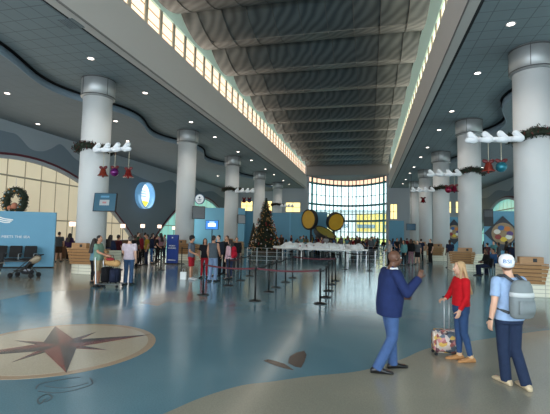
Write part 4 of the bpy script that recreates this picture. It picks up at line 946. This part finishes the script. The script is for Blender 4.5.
P1 = person('person', at_px(97, 286.5), face_to((0, 0), (1, .2)), 1.74, 'man in sage green tee and khaki shorts pushing a luggage trolley', {**bagpush(), 'hyaw': -.2, 'belly': .03}, dict(m=cloth((112, 140, 122)), sleeve='short'), dict(m=KH, kind='shorts'), skin=SKIN_T, vox=.013, cvox=.016, shoe=m_black)
P2 = person('person', at_px(92.5, 283.5), face_to((0, 0), (.6, 1)), 1.62, 'woman in teal top and black trousers behind the khaki shorts man', sway(2), dict(m=cloth((96, 130, 142)), sleeve='short'), dict(m=BLK, kind='skinny'), ('long', HAIR_D), fem=True, vox=.013, cvox=.016, skin=SKIN_T)
P3 = person('person', at_px(128, 284.5), face_to((0, 0), (-.2, 1)), 1.74, 'grey haired man in pale pink shirt and jeans facing away beside the trolley', {'hyaw': .5, 'belly': .03, 'wide': 1.1, 'elL': (-.26, .04, 1.16), 'wrL': (-.24, .26, 1.02), 'hdL': (0, 1, 0)}, dict(m=cloth((198, 182, 190)), sleeve='short'), dict(m=cloth((62, 88, 120)), kind='jeans'), ('short', HAIR_G), vox=.013, cvox=.016)
# luggage trolley with bags
q = G(110, 287, 0); t = empty('luggage_trolley', (q.x, q.y, 0), .1, 'steel luggage trolley between the khaki shorts man and pink shirt man', 'trolley')
bm = NB()
for y in (-.24, .24): tube(bm, [(-.40, y, .12), (.42, y, .12)], .018, 6); tube(bm, [(-.38, y, .12), (-.45, y, 1.0)], .018, 6)
tube(bm, [(-.45, -.24, 1.0), (-.45, .24, 1.0)], .02, 6)
for x in (-.2, .0, .2, .4): tube(bm, [(x, -.24, .12), (x, .24, .12)], .014, 6)
link('frame', bm, m_steel, t)
for x, y in ((-.35, -.24), (-.35, .24), (.36, -.2), (.36, .2)): bm = NB(); ell(bm, (x, y, .055), (.055, .025, .055), n=12, m=8); link('wheel', bm, m_blackrub, t, True)
def suitcase(p, rz, w, d, h, m, lab, handle=True):
    t = empty('suitcase', p, rz, lab, 'suitcase'); bm = NB(); box(bm, -w/2, w/2, -d/2, d/2, .04, h); bmesh.ops.bevel(bm, geom=list(bm.edges), offset=.03, segments=2, affect='EDGES'); link('shell', bm, m, t, True)
    bm = NB(); tube(bm, [(-.08, 0, h-.02), (-.08, 0, h+.1), (.08, 0, h+.1), (.08, 0, h-.02)], .012, 6); link('handle', bm, m_black, t)
    for x in (-1, 1):
        for y in (-1, 1): bm = NB(); ell(bm, (x*w*.38, y*d*.3, .025), (.025, .02, .025), n=8, m=6); link('wheel', bm, m_blackrub, t)
suitcase((q.x-.14, q.y-.01, .135), .1, .26, .36, .54, cloth((22, 22, 26)), 'black suitcase standing on the trolley nearer the khaki shorts')
suitcase((q.x+.17, q.y+.02, .135), .1, .26, .36, .50, cloth((34, 40, 60)), 'dark blue suitcase standing on the trolley nearer the pink shirt man')
t = empty('holdall', (q.x+.05, q.y-.02, .84), .1, 'tan and red holdall lying across the suitcases on the trolley', 'bag')
bm = NB(); capsule(bm, (-.14, 0, 0), .12, (.18, 0, -.03), .12); link('body', bm, cloth((186, 146, 96)), t, True); bm = NB(); ell(bm, (-.05, -.04, .11), (.16, .12, .06)); link('red_cloth', bm, cloth((150, 50, 54)), t, True)
bm = NB(); tube(bm, [(-.12, -.12, .06), (-.05, -.13, .26), (.1, -.13, .26), (.16, -.12, .05)], .012, 6); link('strap', bm, m_black, t)
# standing group
grp = [((190.5, 279.5), (1, .1), 1.76, 'man in grey tee red shorts and black cap facing the group', sway(5), dict(m=GRY, sleeve='short'), dict(m=RED, kind='shorts'), ('short', HAIR_D), SKIN_T, cp, False, mat((190, 190, 190), .7)),
       ((204, 278), (.3, -1), 1.66, 'woman in black tee and red trousers facing the camera', sway(6), dict(m=BLK, sleeve='short'), dict(m=RED, kind='skinny'), ('long', HAIR_D), SKIN_T, None, True, m_black),
       ((212.5, 281.5), (.15, 1), 1.80, 'man in charcoal grey vest and pale jeans seen from behind', sway(7), dict(m=cloth((72, 80, 86)), sleeve='none'), dict(m=DENIM_L, kind='jeans'), ('short', HAIR_D), SKIN_T, None, False, m_black),
       ((217.5, 276), (-.2, -1), 1.80, 'person in dark navy clothes and pale face mask behind the grey vest man', sway(8), dict(m=cloth((34, 40, 52)), sleeve='long'), dict(m=BLK, kind='jeans'), ('short', HAIR_D), SKIN, None, False, m_black),
       ((226, 274), (-.4, -1), 1.78, 'tall person in black hoodie beside the red backpack woman', sway(9), dict(m=BLK, sleeve='long', hood=True), dict(m=BLK, kind='jeans'), ('short', HAIR_D), SKIN_T, None, False, m_black),
       ((229.5, 279.5), (-1, .5), 1.64, 'woman in pale pink top and dark jeans wearing a red backpack', sway(10), dict(m=PNK, sleeve='long'), dict(m=cloth((44, 52, 74)), kind='skinny'), ('long', HAIR_D), SKIN, None, True, m_black),
       ((236, 270), (.3, -1), 1.68, 'person in black top partly hidden behind the red backpack woman', sway(11), dict(m=BLK, sleeve='long'), dict(m=cloth((60, 60, 66)), kind='jeans'), ('short', HAIR_D), SKIN_T, None, False, m_black)]
for (px, d, H, lab, J, tp_, bt, hr, sk, c_, fm, sh) in grp:
    r_ = person('person', at_px(*px), face_to((0, 0), d), H, lab, J, tp_, bt, hr, sk, sh, cap=c_, vox=.014, cvox=.018, fem=fm)
    if 'red backpack' in lab and 'wearing' in lab: backpack(r_, cloth((170, 24, 44)), cloth((140, 20, 36)), .85)
    if 'face mask' in lab: bm = NB(); ell(bm, (0, .07, -.045), (.055, .035, .04)); tr(bm, 0, head_m({**BASE, **J})); link('face_mask', bm, mat((190, 200, 206), .8), r_, True)
q = G(186, 279.5, 0); t = empty('shopping_bag', (q.x-.12, q.y, 0), .1, 'small white carrier bag at the feet of the red shorts man', 'bag'); link('bag', B(-.12, .12, -.06, .06, 0, .3), m_white, t); bm = NB(); tube(bm, [(-.06, 0, .3), (-.05, 0, .42), (.05, 0, .42), (.06, 0, .3)], .008, 5); link('handle', bm, m_white, t)
# --- prototypes for the farther people; later copies share their meshes and take their own clothes
def proto(kind, m_top, m_bot, sleeve, fem, hair, J, bt): return person('person', (0, 0, 0), 0, 1.72, None, J, dict(m=m_top, sleeve=sleeve), dict(m=m_bot, kind=bt), hair, vox=.020, cvox=.024, face=False, fem=fem)
SIT = dict(pel=(0, 0, .60), waist=(0, .0, .74), chest=(0, .02, .94), neck=(0, .02, 1.11), head=(0, .05, 1.28), hipR=(.09, .03, .54), hipL=(-.09, .03, .54), kneeR=(.12, .45, .50), kneeL=(-.12, .45, .50), ankR=(.12, .42, .085), ankL=(-.12, .42, .085), toeR=(.13, .60, .03), toeL=(-.13, .60, .03),
           shR=(.185, .01, 1.06), shL=(-.185, .01, 1.06), elR=(.24, .06, .80), elL=(-.24, .06, .80), wrR=(.14, .28, .70), wrL=(-.14, .28, .70), hdR=(-.2, 1, -.1), hdL=(.2, 1, -.1))
def tr_torso(J):  # seated torso sits lower: shift the sections with the pelvis
    return J
_old_torso = torso
def torso(bm, J, g=0.0, z0=.86, z1=1.5, w=1.0, belly=0.0):
    dz = J['pel'][2]-.96
    if abs(dz) < .01: return _old_torso(bm, J, g, z0, z1, w, belly)
    n0 = len(bm.verts); J2 = dict(J)
    for k in ('pel', 'waist', 'chest', 'neck'): a = J[k]; J2[k] = (a[0], a[1], a[2]-dz)
    _old_torso(bm, J2, g, z0, z1, w, belly); bm.verts.ensure_lookup_table()
    bmesh.ops.translate(bm, verts=bm.verts[n0:], vec=(0, 0, dz))
protos = {'man': proto('m', BLK, DENIM, 'short', False, ('short', HAIR_D), sway(21), 'jeans'), 'man_shorts': proto('m', BLK, KH, 'short', False, ('short', HAIR_D), sway(22), 'shorts'),
          'woman': proto('w', RED, BLK, 'long', True, ('long', HAIR_D), sway(23), 'skinny'), 'seated': proto('s', BLK, DENIM, 'long', False, ('short', HAIR_D), SIT, 'jeans'), 'seated_woman': proto('s', RED, DENIM, 'long', True, ('long', HAIR_D), SIT, 'skinny')}
used = set()
def chair_proto():
    t = empty('waiting_chair', (0, 0, 0)); mb_ = mat((34, 38, 44), .6)
    bm = NB(); box(bm, -.24, .24, -.18, .30, .40, .44); bmesh.ops.bevel(bm, geom=list(bm.edges), offset=.015, segments=2, affect='EDGES'); link('seat', bm, mb_, t)
    bm = NB(); box(bm, -.24, .24, -.24, -.20, .50, .90); bmesh.ops.bevel(bm, geom=list(bm.edges), offset=.015, segments=2, affect='EDGES'); link('backrest', bm, mb_, t)
    for x in (-.21, .21):
        bm = NB(); tube(bm, [(x, -.22, .85), (x, -.19, .42), (x, -.24, 0)], .014, 6); link('leg', bm, m_steel, t)
        bm = NB(); tube(bm, [(x, .26, .42), (x, .28, 0)], .014, 6); link('leg', bm, m_steel, t)
    return t
chair0 = [chair_proto(), False]
def put_chair(loc, rz, label, group=None):
    p = chair0[0]
    if chair0[1]:
        t = p.copy(); COL.objects.link(t)
        for c in p.children: c2 = c.copy(); COL.objects.link(c2); c2.parent = t
    else: t = p; chair0[1] = True
    t.location = loc; t.rotation_euler = (0, 0, rz); tag(t, label, 'chair', group)
DIM = .72
CLR = dict(black=(30, 30, 34), red=(156, 34, 44), white=(206, 206, 206), grey=(110, 116, 122), navy=(38, 48, 78), teal=(120, 186, 190), pink=(204, 150, 164), blue=(60, 110, 170), green=(66, 96, 72), maroon=(96, 34, 46), yellow=(206, 176, 60), purple=(84, 56, 110), orange=(196, 104, 56), brown=(96, 72, 54))
def put(kind, loc, rz, H, label, group, top, bot, hair=None, skin=None):
    p = protos[kind]
    if kind in used:
        r_ = p.copy(); COL.objects.link(r_)
        ch = []
        for c in p.children:
            c2 = c.copy(); COL.objects.link(c2); c2.parent = r_; ch.append(c2)
    else: r_ = p; ch = list(p.children); used.add(kind)
    if 'seated' in kind: put_chair(loc, rz, ('dark chair under the ' + ' '.join(label.split()[:9])) if group is None else 'dark waiting chair among the distant waiting crowd', None if group is None else 'dark chairs of the waiting crowd')
    r_.location = loc; r_.rotation_euler = (0, 0, rz); r_.scale = (H/1.75,)*3; tag(r_, label, 'person', group)
    for c in ch:
        nm = c.name.split('.')[0]
        mm = cloth(tuple(int(v*DIM) for v in CLR[top])) if nm == 'shirt' else cloth(tuple(int(v*DIM) for v in CLR[bot])) if nm in ('trousers', 'shorts') else (hair if nm == 'hair' else skin if nm == 'body' else None)
        if mm: c.material_slots[0].link = 'OBJECT'; c.material_slots[0].material = mm
    return r_
rnd = random.Random(33)
tops = ['black', 'red', 'white', 'grey', 'navy', 'teal', 'pink', 'blue', 'green', 'maroon', 'yellow', 'purple', 'orange', 'brown']; bots = ['black', 'navy', 'grey', 'brown', 'blue']
sk = [SKIN, SKIN_T, SKIN_D]
def cloths(i): return tops[(i*5+3) % len(tops)], bots[(i*3) % 5]
# left back: two at the check-in counter
put('man_shorts', G(58, 262), .5, 1.74, 'man in grey top and brown shorts at the counter right of the display wall', None, 'grey', 'brown')
put('woman', G(68.5, 261), .2, 1.66, 'woman in purple top and black trousers left of the nearest left column', None, 'purple', 'black')
# behind the luggage couple
for px, py, k, tcol, bcol, lab in ((109, 272, 'woman', 'navy', 'black', 'woman in navy top standing behind the luggage trolley'), (117, 270, 'man', 'maroon', 'black', 'man in maroon top just left of the pink shirt man'), (134, 268, 'man', 'black', 'black', 'person in black just right of the pink shirt man'), (102, 266, 'man', 'black', 'navy', 'person in black behind the green tee man')):
    put(k, G(px, py), rnd.uniform(-.6, .6), 1.7, lab, None, tcol, bcol, skin=rnd.choice(sk))
# check-in queue by the blue sign
for i, (px, py, k, tc, bc, lab) in enumerate(((140, 266, 'woman', 'red', 'black', 'woman in red top at the left of the queue by the blue sign'), (146, 265, 'man', 'yellow', 'navy', 'man in yellow top in the queue left of the blue sign'), (151, 264, 'woman', 'navy', 'blue', 'woman in navy top and blue trousers in the sign queue'), (156, 262, 'man', 'black', 'black', 'man all in black in the queue left of the blue sign'), (160, 260, 'woman', 'pink', 'black', 'woman in pink top nearest the blue sign'), (144, 258, 'man', 'grey', 'black', 'man in grey top deeper in the sign queue'), (152, 257, 'woman', 'maroon', 'navy', 'woman in maroon top deeper in the sign queue'), (137, 259, 'man_shorts', 'green', 'brown', 'man in green top and brown shorts under the porthole sign'), (164, 257, 'man', 'white', 'navy', 'man in white top behind the blue sign'))):
    put(k, G(px, py), rnd.uniform(-2.5, 2.5), rnd.uniform(1.62, 1.8), lab, None, tc, bc, skin=rnd.choice(sk), hair=rnd.choice([HAIR_D, HAIR_G, HAIR_B]) if i % 3 == 0 else HAIR_D)
# standing people before the far right columns
for px, py, k, tc, bc, lab in ((404, 266, 'woman', 'teal', 'black', 'woman in pale teal top left in the far right group'), (411, 265, 'woman', 'black', 'pink', 'woman in black top and pale pink trousers in the far right group'), (417.5, 264.5, 'man_shorts', 'grey', 'black', 'man in grey top and black shorts in the far right group'), (421, 262, 'man', 'navy', 'black', 'man in navy top in the far right group'), (430.5, 263.5, 'man', 'black', 'black', 'man all in black standing alone by the far right columns'), (389.5, 265.5, 'man', 'white', 'black', 'man in white top standing behind the navy blazer'), (397, 258, 'man', 'black', 'navy', 'man in black top left in the far right crowd'), (401, 256, 'woman', 'grey', 'navy', 'woman in grey top in the far right crowd'), (407, 255, 'man', 'red', 'navy', 'man in red top in the far right crowd'), (393, 254, 'woman', 'blue', 'black', 'woman in blue top in the far right crowd'), (450, 268, 'man', 'navy', 'black', 'person in navy leaning at the second right column')):
    put(k, G(px, py), rnd.uniform(-1.2, 1.2)+(PI if rnd.random() < .4 else 0), rnd.uniform(1.62, 1.78), lab, None, tc, bc, skin=rnd.choice(sk))
# people near the nearest right column
for px, py, k, tc, bc, lab in ((487, 276, 'seated', 'black', 'navy', 'seated person in black left of the capped traveller'), (487.5, 268, 'man', 'maroon', 'black', 'man in maroon top left behind the capped traveller'), (494, 275, 'seated', 'blue', 'navy', 'seated person in bright blue behind the capped traveller'), (484.5, 263, 'woman', 'black', 'navy', 'woman in black beside the second right counter'), (511, 270, 'man', 'black', 'black', 'man in black between white cap and red top person'), (494, 264, 'man', 'teal', 'black', 'man in dark teal deeper behind the white cap'), (499, 268, 'woman', 'grey', 'black', 'woman in grey directly behind the white cap'), (507, 268, 'woman', 'brown', 'black', 'woman in brown right behind the white cap'), (515, 277, 'man', 'navy', 'black', 'man in navy beside the red top person'), (521, 278, 'man', 'red', 'black', 'person in red top by the nearest right counter')):
    put(k, G(px, py), rnd.uniform(-2.5, 2.5), rnd.uniform(1.6, 1.74), lab, None, tc, bc, skin=rnd.choice(sk))
# the waiting crowd around the dishes and far windows
i = 0
spots = [(x, 252.5+2.0*((x*7) % 3)-((x*5) % 2)) for x in range(271, 346, 5)]+[(x+2.5, 250.0) for x in range(273, 384, 6)]+[(x, 254.5+((x*3) % 5)*.8) for x in range(347, 372, 3)]+[(x, 248.6) for x in range(276, 410, 9)]+[(x+.5, 254.2) for x in range(302, 376, 4)]+[(x, 252.8) for x in range(348, 374, 3)]
placed = []
for px, py in spots:
    tc, bc = cloths(i); k = ('seated', 'man', 'woman', 'seated_woman', 'man')[i % 5]
    p = G(px, py); seated = 'seated' in k
    if p.y < 36: p.y = 36+((i*7) % 5)*.5; p.x = AY(px, 245, p.y).x
    if px < 286 and p.y < 40: p.y = 40+(i % 3); p.x = AY(px, 245, p.y).x
    if px < 300 and p.y > 43.4: p.y = 40.5+(i % 4)*.9; p.x = AY(px, 245, p.y).x
    if 299 < px < 346 and 38.4 < p.y < 46.5: p.y = 36+(i % 5)*.5; p.x = AY(px, 245, p.y).x
    while any((p-q_).length < .75 for q_ in placed): p.y += .45; p.x += .12
    placed.append(p.copy()); word = 'seated' if seated else 'standing'
    who = {'seated': 'traveller', 'man': 'man', 'woman': 'woman', 'seated_woman': 'woman'}[k]
    if 346 < px < 373 and i % 2: tc = ['black', 'brown', 'maroon'][i % 3]
    lab = 'distant %s %s in %s top and %s trousers in the waiting crowd' % (word, who, tc, bc)
    put(k, p, rnd.uniform(-3, 3), rnd.uniform(1.6, 1.8), lab, 'distant waiting travellers', tc, bc, skin=sk[i % 3], hair=[HAIR_D, HAIR_D, HAIR_G][i % 3])
    if seated:
        pass
    i += 1

# ------------------------------------------------------------------ light
wd = bpy.data.worlds.new('world'); sc.world = wd; wd.use_nodes = True; bg = wd.node_tree.nodes['Background']
bg.inputs[0].default_value = (.88, .94, 1.0, 1); bg.inputs[1].default_value = 2.5
def area(loc, rot, sx, sy, e, c):
    L_ = bpy.data.lights.new('daylight', 'AREA'); L_.shape = 'RECTANGLE'; L_.size = sx; L_.size_y = sy; L_.energy = e; L_.color = c
    o = bpy.data.objects.new('daylight', L_); COL.objects.link(o); o.location = loc; o.rotation_euler = rot; return o
area((WL+.35, 24, 3.0), (0, -PI/2, 0), 4.5, 62, 900, (1, .95, .88))                         # arch windows left
area((WR-.35, 24, 3.0), (0, PI/2, 0), 4.5, 62, 900, (.92, .98, 1))                          # arch windows right
area((FL-.3, 26, 11.6), (0, -PI/2+.5, 0), 1.3, 64, 230, (1, .9, .8))                     # left clerestory
area((FR+.3, 26, 11.6), (0, PI/2-.5, 0), 1.3, 64, 230, (1, .95, .86))
sc.view_settings.view_transform = 'Standard'; sc.view_settings.look = 'None'; sc.view_settings.gamma = 1; sc.view_settings.use_curve_mapping = False
sc.view_settings.exposure = .35
